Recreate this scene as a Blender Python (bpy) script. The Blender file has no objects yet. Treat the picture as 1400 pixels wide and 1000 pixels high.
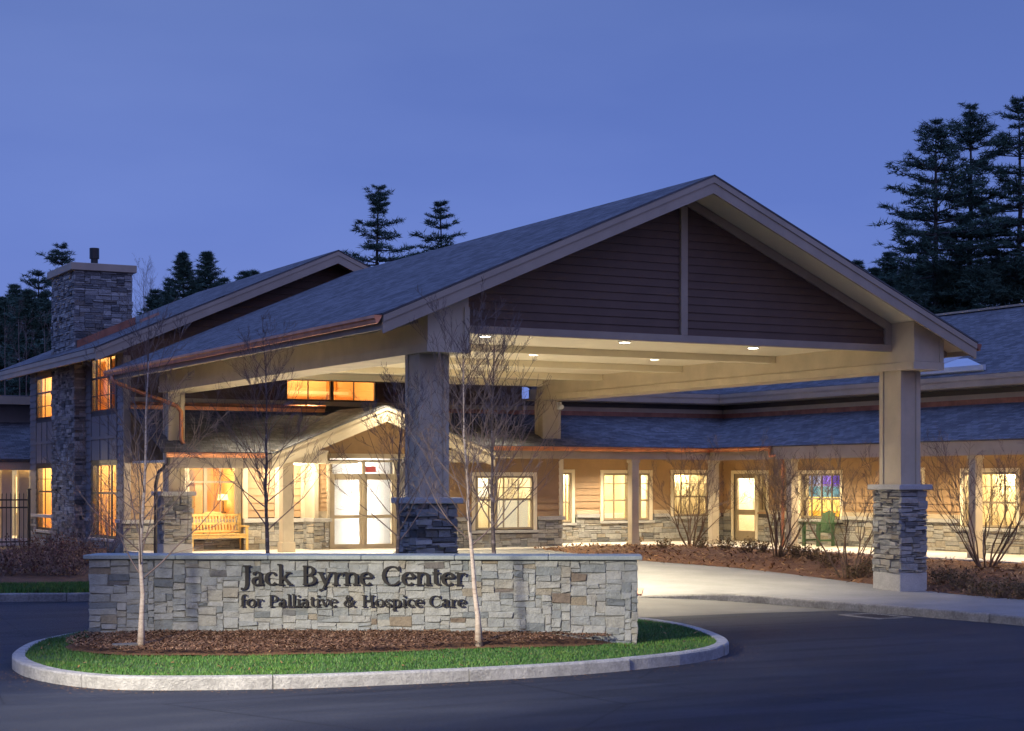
import bpy, bmesh, math, random
from math import sin, cos, pi, radians, sqrt, atan2, floor, ceil
from mathutils import Vector as V3

# ------------------------------------------------------------------ camera, sky, light, exposure
sc = bpy.context.scene
COL = sc.collection
FOC, HOR, CAM_Z, YAW = 2430.0, 660.0, 2.35, 0.488036       # focal length and horizon in pixels of a 1400 wide picture
cam = bpy.data.objects.new("camera", bpy.data.cameras.new("camera"))
COL.objects.link(cam)
cam.location = (0, 0, CAM_Z)
cam.rotation_euler = (pi / 2, 0, -YAW)
cam.data.sensor_width = 36
cam.data.lens = 36 * FOC / 1400
cam.data.shift_y = (HOR - 500) / 1400
cam.data.clip_end = 3000
sc.camera = cam

world = bpy.data.worlds.new("World")
sc.world = world
world.use_nodes = True
wn = world.node_tree
bg = wn.nodes["Background"]
sky = wn.nodes.new("ShaderNodeTexSky")
sky.sky_type = 'NISHITA'
sky.sun_disc = False
SUN_EL, SUN_AZ = radians(-3.0), radians(208)           # the sun has gone down behind the camera
sky.sun_elevation = SUN_EL
sky.sun_rotation = SUN_AZ
sky.altitude = 200
sky.dust_density = 0.4
sky.ozone_density = 3.5
tc_ = wn.nodes.new("ShaderNodeTexCoord")
sep = wn.nodes.new("ShaderNodeSeparateXYZ")
wn.links.new(tc_.outputs["Generated"], sep.inputs[0])
zr_ = wn.nodes.new("ShaderNodeValToRGB")                     # dusk blue from horizon to zenith
SKY = ((0.0, (.175, .240, .58)), (.05, (.152, .225, .59)), (.15, (.128, .205, .56)), (.27, (.104, .170, .455)), (.5, (.18, .30, .84)), (1.0, (.25, .42, 1.14)))
while len(zr_.color_ramp.elements) < len(SKY):
    zr_.color_ramp.elements.new(.5)
for e_, (p_, c_) in zip(zr_.color_ramp.elements, SKY):
    e_.position = p_
    e_.color = (*c_, 1)
wn.links.new(sep.outputs[2], zr_.inputs[0])
dot_ = wn.nodes.new("ShaderNodeVectorMath")                  # paler lavender afterglow in the west, behind the camera
dot_.operation = 'DOT_PRODUCT'
dot_.inputs[1].default_value = (-sin(YAW - .5), -cos(YAW - .5), 0.0)
wn.links.new(tc_.outputs["Generated"], dot_.inputs[0])
gr_ = wn.nodes.new("ShaderNodeValToRGB")
gr_.color_ramp.elements[0].position = 0.25
gr_.color_ramp.elements[0].color = (0, 0, 0, 1)
gr_.color_ramp.elements[1].position = 1.0
gr_.color_ramp.elements[1].color = (.17, .105, .15, 1)
wn.links.new(dot_.outputs["Value"], gr_.inputs[0])
add_ = wn.nodes.new("ShaderNodeMix")
add_.data_type = 'RGBA'
add_.blend_type = 'ADD'
add_.inputs[0].default_value = 1
cl_ = wn.nodes.new("ShaderNodeTexNoise")                     # thin even cloud
cl_.inputs["Scale"].default_value = 2.2
cl_.inputs["Detail"].default_value = 5
clm_ = wn.nodes.new("ShaderNodeMapping")
clm_.inputs["Scale"].default_value = (1, 1, 3.5)
wn.links.new(tc_.outputs["Generated"], clm_.inputs[0])
wn.links.new(clm_.outputs[0], cl_.inputs[0])
clr_ = wn.nodes.new("ShaderNodeValToRGB")
clr_.color_ramp.elements[0].position = .35
clr_.color_ramp.elements[0].color = (.88, .89, .93, 1)
clr_.color_ramp.elements[1].position = .7
clr_.color_ramp.elements[1].color = (1.22, 1.14, 1.05, 1)
wn.links.new(cl_.outputs[0], clr_.inputs[0])
clx_ = wn.nodes.new("ShaderNodeMix")
clx_.data_type = 'RGBA'
clx_.blend_type = 'MULTIPLY'
clx_.inputs[0].default_value = 1
wn.links.new(zr_.outputs[0], clx_.inputs[6])
wn.links.new(clr_.outputs[0], clx_.inputs[7])
wn.links.new(clx_.outputs[2], add_.inputs[6])
wn.links.new(gr_.outputs[0], add_.inputs[7])
mul = wn.nodes.new("ShaderNodeMix")
mul.data_type = 'RGBA'
mul.inputs[0].default_value = 0.03
wn.links.new(add_.outputs[2], mul.inputs[6])
wn.links.new(sky.outputs[0], mul.inputs[7])
wn.links.new(mul.outputs[2], bg.inputs[0])
bg.inputs[1].default_value = 1.0

sun = bpy.data.objects.new("afterglow", bpy.data.lights.new("afterglow", 'SUN'))
COL.objects.link(sun)
sun.data.energy = 0.04
sun.data.angle = radians(50)
sun.data.color = (1.0, 0.86, 0.86)
sun.rotation_euler = (radians(80), 0, radians(-28))        # low light from behind the camera

sc.view_settings.view_transform = 'Standard'
sc.view_settings.look = 'None'
sc.view_settings.exposure = 0.18
sc.view_settings.gamma = 1
sc.cycles.max_bounces = 6
sc.cycles.diffuse_bounces = 5
sc.cycles.glossy_bounces = 3
sc.cycles.transparent_max_bounces = 8
sc.cycles.sample_clamp_indirect = 4
sc.cycles.caustics_reflective = False
sc.cycles.caustics_refractive = False

# ------------------------------------------------------------------ measuring helpers (picture point -> place in the world)
_V = V3((sin(YAW), cos(YAW), 0))
_R = V3((cos(YAW), -sin(YAW), 0))


def ray(px, py=660):
    return _R * ((px - 700) / FOC) + _V + V3((0, 0, (HOR - py) / FOC))


def on_y(px, py, y):
    d = ray(px, py)
    return V3((0, 0, CAM_Z)) + d * (y / d.y)


def on_x(px, py, x):
    d = ray(px, py)
    return V3((0, 0, CAM_Z)) + d * (x / d.x)


def gz(y):                                                  # the drive rises gently towards the building
    return min(max(0.0294 * (y - 27), 0), 0.45)


def on_ground(px, py, dz=0.0):
    z = dz
    for _ in range(25):
        d = ray(px, py)
        p = V3((0, 0, CAM_Z)) + d * ((z - CAM_Z) / d.z)
        z = gz(p.y) + dz
    return p


def lerp(a, b, t):
    return a + (b - a) * t


# ------------------------------------------------------------------ materials
def new_mat(name):
    m = bpy.data.materials.new(name)
    m.use_nodes = True
    return m, m.node_tree, m.node_tree.nodes["Principled BSDF"]


def N(nt, kind, **kw):
    n = nt.nodes.new(kind)
    for k, v in kw.items():
        setattr(n, k, v)
    return n


def ramp(nt, fac, stops):
    r = N(nt, "ShaderNodeValToRGB")
    e = r.color_ramp.elements
    while len(e) < len(stops):
        e.new(0.5)
    for q, (p, c) in zip(e, stops):
        q.position = p
        q.color = (*c, 1)
    nt.links.new(fac, r.inputs[0])
    return r.outputs[0]


def noise(nt, scale, detail=4, rough=0.6, coord="Object", stretch=None):
    tc = N(nt, "ShaderNodeTexCoord")
    n = N(nt, "ShaderNodeTexNoise")
    n.inputs["Scale"].default_value = scale
    n.inputs["Detail"].default_value = detail
    n.inputs["Roughness"].default_value = rough
    if stretch:
        mp = N(nt, "ShaderNodeMapping")
        mp.inputs["Scale"].default_value = stretch
        nt.links.new(tc.outputs[coord], mp.inputs[0])
        nt.links.new(mp.outputs[0], n.inputs[0])
    else:
        nt.links.new(tc.outputs[coord], n.inputs[0])
    return n.outputs[0]


def bump(nt, bsdf, h, strength=0.3, dist=0.02):
    b = N(nt, "ShaderNodeBump")
    b.inputs["Strength"].default_value = strength
    b.inputs["Distance"].default_value = dist
    nt.links.new(h, b.inputs["Height"])
    nt.links.new(b.outputs[0], bsdf.inputs["Normal"])


def mixc(nt, a, b, fac, blend='MIX'):
    m = N(nt, "ShaderNodeMix", data_type='RGBA', blend_type=blend)
    for sock, val in ((m.inputs[0], fac), (m.inputs[6], a), (m.inputs[7], b)):
        if hasattr(val, "is_linked"):
            nt.links.new(val, sock)
        else:
            sock.default_value = val if isinstance(val, (int, float)) else (*val, 1)
    return m.outputs[2]


def paint(name, c, rough=0.55, var=0.12, scale=3.0, metallic=0.0, bmp=0.08, bscale=60):
    m, nt, b = new_mat(name)
    n = noise(nt, scale, 5)
    col = ramp(nt, n, [(0.3, tuple(x * (1 - var) for x in c)), (0.7, tuple(min(1, x * (1 + var)) for x in c))])
    nt.links.new(col, b.inputs["Base Color"])
    b.inputs["Roughness"].default_value = rough
    b.inputs["Metallic"].default_value = metallic
    if bmp:
        bump(nt, b, noise(nt, bscale, 3), bmp, 0.01)
    return m


def stone_mat(name, stops, dark=0.35):
    m, nt, b = new_mat(name)
    g = N(nt, "ShaderNodeNewGeometry")
    col = ramp(nt, g.outputs["Random Per Island"], stops)
    n = noise(nt, 9, 6, 0.7)
    v = ramp(nt, n, [(0.25, (1 - dark,) * 3), (0.75, (1.15,) * 3)])
    col = mixc(nt, col, v, 1.0, 'MULTIPLY')
    n2 = noise(nt, 3.5, 4, 0.6)
    st = ramp(nt, n2, [(0.55, (0, 0, 0)), (0.75, (0.45, 0.45, 0.45))])
    col = mixc(nt, col, (0.27, 0.22, 0.15), st)
    nt.links.new(col, b.inputs["Base Color"])
    b.inputs["Roughness"].default_value = 0.85
    bump(nt, b, noise(nt, 16, 8, 0.8), 0.9, 0.06)
    return m


def shingle_mat(name, c):
    m, nt, b = new_mat(name)
    tc = N(nt, "ShaderNodeTexCoord")
    br = N(nt, "ShaderNodeTexBrick")
    br.inputs["Scale"].default_value = 1
    br.inputs["Brick Width"].default_value = 0.24
    br.inputs["Row Height"].default_value = 0.115
    br.inputs["Mortar Size"].default_value = 0.006
    br.inputs["Mortar Smooth"].default_value = 0.2
    br.offset = 0.37
    br.inputs["Color1"].default_value = (*[x * 0.70 for x in c], 1)
    br.inputs["Color2"].default_value = (*[x * 1.32 for x in c], 1)
    br.inputs["Mortar"].default_value = (*[x * 0.4 for x in c], 1)
    nt.links.new(tc.outputs["UV"], br.inputs["Vector"])
    n = noise(nt, 1.2, 6, 0.65)
    v = ramp(nt, n, [(0.3, (0.72,) * 3), (0.7, (1.22,) * 3)])
    col = mixc(nt, br.outputs["Color"], v, 1.0, 'MULTIPLY')
    n3 = noise(nt, 45, 4, 0.8)
    v3 = ramp(nt, n3, [(0.3, (0.7,) * 3), (0.7, (1.25,) * 3)])
    col = mixc(nt, col, v3, 1.0, 'MULTIPLY')
    nt.links.new(col, b.inputs["Base Color"])
    b.inputs["Roughness"].default_value = 0.9
    b.inputs["Specular IOR Level"].default_value = 0.2
    bump(nt, b, br.outputs["Color"], 0.9, 0.04)
    return m


def two_noise(name, stops, s1, s2, rough=0.9, b1=0.5, dist=0.02, stretch=None, spec=None):
    m, nt, b = new_mat(name)
    n = noise(nt, s1, 6, 0.65, stretch=stretch)
    col = ramp(nt, n, stops)
    v = ramp(nt, noise(nt, s2, 5, 0.8), [(0.3, (0.72,) * 3), (0.7, (1.25,) * 3)])
    col = mixc(nt, col, v, 1.0, 'MULTIPLY')
    nt.links.new(col, b.inputs["Base Color"])
    b.inputs["Roughness"].default_value = rough
    if spec is not None:
        b.inputs["Specular IOR Level"].default_value = spec
    bump(nt, b, noise(nt, s2, 5, 0.8), b1, dist)
    return m


def island_mat(name, stops, rough=0.8, spec=0.3):
    m, nt, b = new_mat(name)
    g = N(nt, "ShaderNodeNewGeometry")
    nt.links.new(ramp(nt, g.outputs["Random Per Island"], stops), b.inputs["Base Color"])
    b.inputs["Roughness"].default_value = rough
    b.inputs["Specular IOR Level"].default_value = spec
    return m


def grass_mat(name, stops, rough=0.6):
    m, nt, b = new_mat(name)
    g = N(nt, "ShaderNodeNewGeometry")
    col = ramp(nt, g.outputs["Random Per Island"], stops)
    pt = noise(nt, 1.1, 4, 0.6)
    col = mixc(nt, col, ramp(nt, pt, [(.3, (.7, .75, .6)), (.5, (1, 1, 1)), (.72, (1.5, 1.25, .9))]), 1.0, 'MULTIPLY')
    nt.links.new(col, b.inputs["Base Color"])
    b.inputs["Roughness"].default_value = rough
    return m


def glow_mat(name, c, strength):
    m, nt, b = new_mat(name)
    b.inputs["Base Color"].default_value = (*[min(1, x) * 0.8 for x in c], 1)
    b.inputs["Emission Color"].default_value = (*c, 1)
    b.inputs["Emission Strength"].default_value = strength
    return m


def glass_mat(name, tint=(0.93, 0.94, 0.93), gl=0.10):
    m = bpy.data.materials.new(name)
    m.use_nodes = True
    nt = m.node_tree
    nt.nodes.clear()
    o = N(nt, "ShaderNodeOutputMaterial")
    t = N(nt, "ShaderNodeBsdfTransparent")
    t.inputs[0].default_value = (*tint, 1)
    g = N(nt, "ShaderNodeBsdfGlossy")
    g.inputs["Roughness"].default_value = 0.03
    mx = N(nt, "ShaderNodeMixShader")
    mx.inputs[0].default_value = gl
    nt.links.new(t.outputs[0], mx.inputs[1])
    nt.links.new(g.outputs[0], mx.inputs[2])
    nt.links.new(mx.outputs[0], o.inputs[0])
    return m


M = {}
M['tan'] = paint("tan_trim_paint", (0.36, 0.29, 0.215), var=0.12, scale=1.6)
M['cream'] = paint("cream_soffit_paint", (0.82, 0.73, 0.53), var=0.04)
M['khaki'] = paint("khaki_post_paint", (0.48, 0.40, 0.28), var=0.13, scale=1.6)
M['brown_siding'] = paint("dark_brown_siding", (0.115, 0.068, 0.045), var=0.12, rough=0.6)
M['tan_siding'] = paint("tan_siding", (0.33, 0.21, 0.11), var=0.12, rough=0.6)
M['grey_panel'] = paint("grey_board_panel", (0.20, 0.19, 0.19), var=0.08)
M['dark'] = paint("dark_bronze_frame", (0.045, 0.036, 0.032), rough=0.4)
M['sash'] = paint("taupe_sash_paint", (0.31, 0.245, 0.16), rough=0.5)
M['darkbox'] = paint("dark_building_core", (0.06, 0.05, 0.045))
M['copper'] = paint("weathered_copper", (0.62, 0.27, 0.135), rough=0.36, var=0.25, metallic=0.85)
M['copper_dull'] = paint("brown_copper", (0.30, 0.13, 0.085), rough=0.5, var=0.3, metallic=0.6)
M['shingle'] = shingle_mat("slate_grey_shingles", (0.135, 0.132, 0.138))
M['stone'] = stone_mat("stone_veneer", [(0, (.17, .175, .18)), (.12, (.29, .295, .285)), (.35, (.41, .405, .38)), (.6, (.50, .49, .45)),
                                        (.8, (.45, .41, .33)), (.93, (.33, .29, .23)), (1, (.20, .20, .20))])
M['stone_blue'] = stone_mat("blue_grey_stone_veneer", [(0, (.06, .065, .07)), (.15, (.17, .175, .18)), (.45, (.28, .285, .29)), (.75, (.38, .375, .36)), (.9, (.50, .50, .48)),
                                                       (.96, (.22, .19, .16)), (1, (.10, .10, .11))])
M['sign_stone'] = stone_mat("sign_wall_stone", [(0, (.16, .18, .185)), (.06, (.25, .275, .27)), (.2, (.325, .345, .33)), (.5, (.37, .385, .36)), (.8, (.41, .415, .38)),
                                                (.93, (.38, .37, .31)), (.97, (.31, .26, .18)), (.985, (.19, .145, .11)), (1, (.16, .18, .19))], 0.32)
M['mortar_light'] = two_noise("grey_mortar", [(.3, (.15, .15, .14)), (.7, (.21, .21, .195))], 8, 60)
M['mortar'] = two_noise("dark_mortar", [(.3, (.14, .135, .125)), (.7, (.20, .19, .175))], 8, 60)
M['bluestone'] = two_noise("bluestone_coping", [(.3, (.20, .235, .225)), (.7, (.27, .30, .285))], 4, 50, 0.7, 0.25)
M['capstone'] = two_noise("cap_stone", [(.3, (.36, .35, .33)), (.7, (.46, .45, .42))], 4, 50, 0.75, 0.25)
M['concrete'] = two_noise("broom_concrete", [(.3, (.17, .169, .166)), (.7, (.245, .243, .237))], 0.9, 60, 0.85, 0.2, 0.01)
M['plaza'] = two_noise("bounce_plaza_concrete", [(.3, (.64, .63, .60)), (.7, (.74, .73, .70))], 0.9, 60, 0.85, 0.2, 0.01)  # hidden paving made extra pale to bounce light up to the canopy ceiling
M['concrete_porch'] = two_noise("porch_concrete", [(.3, (.64, .59, .50)), (.7, (.72, .67, .58))], 0.9, 60, 0.8, 0.2, 0.01)
M['granite'] = two_noise("granite_kerb", [(.3, (.30, .295, .285)), (.7, (.52, .51, .49))], 4.5, 24, 0.8, 1.0, 0.05)
M['kerb_dirty'] = two_noise("weathered_granite_kerb", [(.3, (.17, .16, .148)), (.7, (.36, .35, .325))], 3.0, 24, 0.85, 1.0, 0.05)
M['soil'] = two_noise("dark_soil", [(.3, (.03, .022, .016)), (.7, (.06, .042, .03))], 2, 25)
M['mulch'] = two_noise("bark_mulch", [(.3, (.10, .045, .022)), (.7, (.23, .108, .05))], 3, 35, 0.95, 1.0, 0.05)
M['chips'] = island_mat("mulch_chips", [(0, (.05, .025, .014)), (.4, (.14, .07, .036)), (.8, (.22, .115, .06)), (1, (.32, .21, .12))])
M['leaves'] = island_mat("fallen_leaves", [(0, (.12, .055, .025)), (.6, (.30, .145, .055)), (1, (.40, .24, .11))])
M['grass_base'] = two_noise("turf_soil", [(.3, (.02, .05, .012)), (.7, (.035, .085, .02))], 2, 30)
M['grass'] = grass_mat("grass_blades", [(0, (.022, .068, .010)), (.45, (.042, .132, .016)), (.85, (.07, .185, .025)), (1, (.16, .15, .06))], 0.6)
M['bark_white'] = two_noise("white_birch_bark", [(.38, (.33, .25, .19)), (.5, (.45, .37, .30)), (.6, (.48, .41, .34)), (.65, (.09, .07, .06))], 5, 40, 0.8, 0.4,
                            0.01, stretch=(0.5, 0.5, 3))
M['bark_dark'] = two_noise("dark_birch_bark", [(.3, (.055, .04, .034)), (.55, (.12, .09, .075)), (.72, (.42, .36, .32))], 7, 40, 0.85, 0.5, 0.01, stretch=(.6, .6, 2))
M['twig'] = paint("twig_bark", (0.165, 0.12, 0.10), rough=0.8, var=0.3, scale=8)
M['stem'] = paint("shrub_stem_bark", (0.155, 0.10, 0.065), rough=0.8, var=0.3, scale=8)
M['greytwig'] = paint("grey_twig", (0.22, 0.18, 0.17), rough=0.8, var=0.3, scale=8)
M['redtwig'] = island_mat("russet_twigs", [(0, (.08, .035, .025)), (.5, (.14, .065, .05)), (1, (.26, .16, .11))])
M['greenleaf'] = island_mat("dull_leaves", [(0, (.06, .05, .025)), (.5, (.15, .105, .05)), (1, (.26, .16, .08))])
M['needle'] = island_mat("pine_needles", [(0, (.024, .052, .042)), (.5, (.045, .092, .066)), (1, (.085, .14, .095))], 0.7)
M['pine_bark'] = two_noise("pine_bark", [(.3, (.03, .025, .022)), (.7, (.06, .05, .045))], 3, 20)
M['yellow_wood'] = paint("honey_teak", (0.62, 0.40, 0.13), rough=0.5, var=0.2, scale=9)
M['green_paint'] = paint("green_chair_paint", (0.045, 0.10, 0.045), rough=0.45)
M['iron'] = paint("black_iron", (0.012, 0.012, 0.012), rough=0.4)
M['steel'] = paint("galvanized_metal", (0.55, 0.56, 0.57), rough=0.35, metallic=0.7, var=0.1)
M['pale_metal'] = paint("pale_painted_metal", (0.52, 0.55, 0.58), rough=0.4, metallic=0.1, var=0.06)
M['white'] = paint("white_enamel", (0.75, 0.74, 0.72), rough=0.5, var=0.03)
M['letters'] = paint("bronze_letters", (0.009, 0.0075, 0.006), rough=0.8, bmp=0)
M['lamp_glow'] = glow_mat("lit_lens", (1.0, 0.90, 0.74), 9)
M['shade_glow'] = glow_mat("lit_lamp_shade", (1.0, 0.78, 0.42), 2.2)
M['blind_glow'] = glow_mat("backlit_blind", (1.0, .88, .62), .62)
M['glass'] = glass_mat("window_glass")
M['room_orange'] = paint("amber_room_paint", (0.82, 0.52, 0.20), var=0.05)
M['room_cream'] = paint("cream_room_paint", (0.85, 0.76, 0.56), var=0.05)
M['room_white'] = paint("white_room_paint", (0.88, 0.87, 0.85), var=0.03)
M['wood_door'] = paint("orange_wood", (0.55, 0.24, 0.05), var=0.15, scale=5)
M['curtain'] = paint("cream_curtain", (0.86, 0.72, 0.45), var=0.08, scale=7)


def asphalt():
    m, nt, b = new_mat("asphalt")
    n = noise(nt, 0.35, 5, 0.6, stretch=(0.6, 1.5, 1))
    col = ramp(nt, n, [(0.3, (.018, .021, .032)), (0.55, (.028, .032, .046)), (0.75, (.046, .050, .062))])
    sp = noise(nt, 42, 6, 0.9)
    col = mixc(nt, col, ramp(nt, sp, [(0.32, (.45,) * 3), (0.55, (1.1,) * 3), (0.66, (2.6,) * 3)]), 1.0, 'MULTIPLY')
    n4 = noise(nt, 1.6, 6, 0.75, stretch=(1, 2.5, 1))
    st = ramp(nt, n4, [(0.62, (0, 0, 0)), (0.8, (.5, .5, .5))])
    col = mixc(nt, col, (.10, .095, .09), st)
    # tyre tracks worn in sweeps, and a few hairline cracks
    tw = noise(nt, 0.55, 3, 0.5, stretch=(.22, 1.6, 1))
    col = mixc(nt, col, ramp(nt, tw, [(0.36, (1,) * 3), (0.42, (.72,) * 3), (0.46, (1,) * 3), (0.5, (1.22, 1.21, 1.2)), (0.56, (1,) * 3)]), 1.0, 'MULTIPLY')
    vo = N(nt, "ShaderNodeTexVoronoi", feature='DISTANCE_TO_EDGE')
    vo.inputs["Scale"].default_value = .22
    tcv = N(nt, "ShaderNodeTexCoord")
    wv = mixc(nt, tcv.outputs["Object"], N(nt, "ShaderNodeTexNoise").outputs["Color"], .12)
    nt.links.new(wv, vo.inputs["Vector"])
    col = mixc(nt, col, ramp(nt, vo.outputs["Distance"], [(0.0, (.5,) * 3), (0.004, (1,) * 3)]), 1.0, 'MULTIPLY')
    nt.links.new(col, b.inputs["Base Color"])
    b.inputs["Specular IOR Level"].default_value = 0.15
    rr = ramp(nt, n, [(0.3, (.55,) * 3), (0.7, (.75,) * 3)])
    nt.links.new(rr, b.inputs["Roughness"])
    bump(nt, b, sp, 0.8, 0.02)
    return m


M['asphalt'] = asphalt()


# ------------------------------------------------------------------ mesh helpers
class MB:
    def __init__(s):
        s.v, s.f, s.uv = [], [], {}

    def add(s, pts, faces):
        o = len(s.v)
        s.v += [tuple(p) for p in pts]
        s.f += [tuple(i + o for i in q) for q in faces]

    def quad(s, *pts, uv=None):
        o = len(s.v)
        s.v += [tuple(p) for p in pts]
        if uv:
            s.uv[len(s.f)] = uv
        s.f.append(tuple(range(o, o + len(pts))))

    def box(s, x0, x1, y0, y1, z0, z1):
        s.hexa([(x0, y0, z0), (x1, y0, z0), (x1, y1, z0), (x0, y1, z0), (x0, y0, z1), (x1, y0, z1), (x1, y1, z1), (x0, y1, z1)])

    def hexa(s, p):
        s.add(p, [(3, 2, 1, 0), (4, 5, 6, 7), (0, 1, 5, 4), (1, 2, 6, 5), (2, 3, 7, 6), (3, 0, 4, 7)])

    def bar(s, p, q, w, h, up=(0, 0, 1)):
        p, q, up = V3(p), V3(q), V3(up)
        t = (q - p).normalized()
        a = t.cross(up)
        if a.length < 1e-4:
            a = t.cross(V3((1, 0, 0)))
        a.normalize()
        b = a.cross(t)
        a, b = a * (w / 2), b * (h / 2)
        s.hexa([p - a - b, p + a - b, q + a - b, q - a - b, p - a + b, p + a + b, q + a + b, q - a + b])

    def prism(s, poly, off):
        n = len(poly)
        off = V3(off)
        pts = [V3(p) for p in poly] + [V3(p) + off for p in poly]
        s.add(pts, [tuple(range(n))[::-1], tuple(range(n, 2 * n))] + [(i, (i + 1) % n, (i + 1) % n + n, i + n) for i in range(n)])

    def tube(s, pts, rad, n=6, cap=True):
        pts = [V3(p) for p in pts]
        o = len(s.v)
        m = len(pts)
        prev = None
        for i, p in enumerate(pts):
            t = pts[min(i + 1, m - 1)] - pts[max(i - 1, 0)]
            if t.length < 1e-6:
                t = V3((0, 0, 1))
            t.normalize()
            if prev is None:
                a = t.cross(V3((0.31, 0.77, 0.12)))
                if a.length < 1e-3:
                    a = t.cross(V3((1, 0, 0)))
            else:
                a = prev - t * prev.dot(t)
            a.normalize()
            prev = a
            b = t.cross(a)
            r = rad[i] if isinstance(rad, (list, tuple)) else rad
            for k in range(n):
                an = 2 * pi * k / n
                q = p + (a * cos(an) + b * sin(an)) * r
                s.v.append((q.x, q.y, q.z))
        for i in range(m - 1):
            for k in range(n):
                k2 = (k + 1) % n
                s.f.append((o + i * n + k, o + i * n + k2, o + (i + 1) * n + k2, o + (i + 1) * n + k))
        if cap:
            s.f.append(tuple(o + k for k in range(n))[::-1])
            s.f.append(tuple(o + (m - 1) * n + k for k in range(n)))

    def disc(s, c, r, h, n=20):
        c = V3(c)
        s.tube([c, c + V3((0, 0, h))], r, n)

    def build(s, name, mat, parent=None, smooth=False, bevel=0.0):
        me = bpy.data.meshes.new(name)
        off = root_loc(parent)
        if off.length > 0:
            vv = [(a - off.x, b - off.y, c - off.z) for a, b, c in s.v]
        else:
            vv = s.v
        me.from_pydata(vv, [], s.f)
        if s.uv:
            ul = me.uv_layers.new(name="UVMap")
            for fi, uvs in s.uv.items():
                pl = me.polygons[fi]
                for li, c in zip(pl.loop_indices, uvs):
                    ul.data[li].uv = c
        me.materials.append(mat)
        if smooth:
            me.polygons.foreach_set("use_smooth", [True] * len(me.polygons))
        o = bpy.data.objects.new(name, me)
        COL.objects.link(o)
        if parent is not None:
            o.parent = parent
        if bevel:
            bm = o.modifiers.new("bevel", 'BEVEL')
            bm.width = bevel
            bm.segments = 1
            bm.limit_method = 'ANGLE'
        return o


def root_loc(o):
    v = V3((0, 0, 0))
    while o is not None:
        v = v + o.location
        o = o.parent
    return v


def thing(name, label, cat, loc=(0, 0, 0), group=None):
    o = bpy.data.objects.new(name, None)
    COL.objects.link(o)
    o.location = loc
    o.empty_display_size = 0.2
    return tag(o, label, cat, group)


def tag(o, label=None, cat=None, group=None, kind=None):
    for k, v in (("label", label), ("category", cat), ("group", group), ("kind", kind)):
        if v:
            o[k] = v
    return o


def children(o):
    return [c for c in bpy.data.objects if c.parent is o]


def copy_tree(o, parent=None):
    c = o.copy()
    COL.objects.link(c)
    if parent is not None:
        c.parent = parent
    for ch in children(o):
        copy_tree(ch, c)
    return c


def light(name, kind, loc, energy, color, parent=None, **kw):
    l = bpy.data.lights.new(name, kind)
    l.energy = energy
    l.color = color
    for k, v in kw.items():
        setattr(l, k, v)
    o = bpy.data.objects.new(name, l)
    COL.objects.link(o)
    o.location = V3(loc) - root_loc(parent)
    if parent is not None:
        o.parent = parent
    return o


WARM = (1.0, 0.77, 0.45)
WARMWHITE = (1.0, 0.85, 0.62)


class Frame:
    """a wall plane: u along the wall, d out of it, z up"""

    def __init__(s, o, u, n):
        s.o, s.u, s.n = V3(o), V3(u), V3(n)

    def p(s, u, z, d=0.0):
        q = s.o + s.u * u + s.n * d
        return V3((q.x, q.y, z))

    def box(s, mb, u0, u1, z0, z1, d0, d1):
        a = [s.p(u0, z0, d0), s.p(u1, z0, d0), s.p(u1, z0, d1), s.p(u0, z0, d1), s.p(u0, z1, d0), s.p(u1, z1, d0), s.p(u1, z1, d1), s.p(u0, z1, d1)]
        mb.hexa(a)


def cut(iv, holes):
    out = [iv]
    for a, b in holes:
        nx = []
        for u, w in out:
            if b <= u or a >= w:
                nx.append((u, w))
            else:
                if a > u:
                    nx.append((u, a))
                if b < w:
                    nx.append((b, w))
        out = nx
    return out


def siding(mb, fr, u0, u1, z0, z1, holes=(), clip=None, ex=0.19, d=0.0):
    zs = {z0, z1}
    k = 0
    while z0 + k * ex < z1:
        zs.add(z0 + k * ex)
        k += 1
    for h in holes:
        for z in h[2:]:
            if z0 < z < z1:
                zs.add(z)
    zs = sorted(zs)
    for za, zb in zip(zs, zs[1:]):
        if zb - za < 1e-3:
            continue
        zr = z0 + floor((za - z0 + 1e-4) / ex) * ex
        da, db = d + lerp(ex * .2, .006, (za - zr) / ex), d + lerp(ex * .2, .006, (zb - zr) / ex)
        la, ra = clip(za) if clip else (u0, u1)
        lb, rb = clip(zb) if clip else (u0, u1)
        if rb <= lb:
            lb = rb = (la + ra) / 2
        if ra <= la:
            continue
        hs = [(h[0], h[1]) for h in holes if h[2] < (za + zb) / 2 < h[3]]
        for a, b in cut((la, ra), hs):
            a2 = lb if a == la else a
            b2 = rb if b == ra else b
            mb.quad(fr.p(a, za, da), fr.p(b, za, da), fr.p(b2, zb, db), fr.p(a2, zb, db))
            if abs(za - zr) < 1e-3:
                mb.quad(fr.p(a, za, d + .004), fr.p(b, za, d + .004), fr.p(b, za, da), fr.p(a, za, da))


def core(mb, fr, u0, u1, z0, z1, holes=(), t=0.16, d=0.0):
    us = sorted({u0, u1, *[x for h in holes for x in h[:2] if u0 < x < u1]})
    zs = sorted({z0, z1, *[x for h in holes for x in h[2:] if z0 < x < z1]})
    for a, b in zip(us, us[1:]):
        for c, e in zip(zs, zs[1:]):
            if not any(h[0] < (a + b) / 2 < h[1] and h[2] < (c + e) / 2 < h[3] for h in holes):
                fr.box(mb, a, b, c, e, d - t, d)


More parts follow.
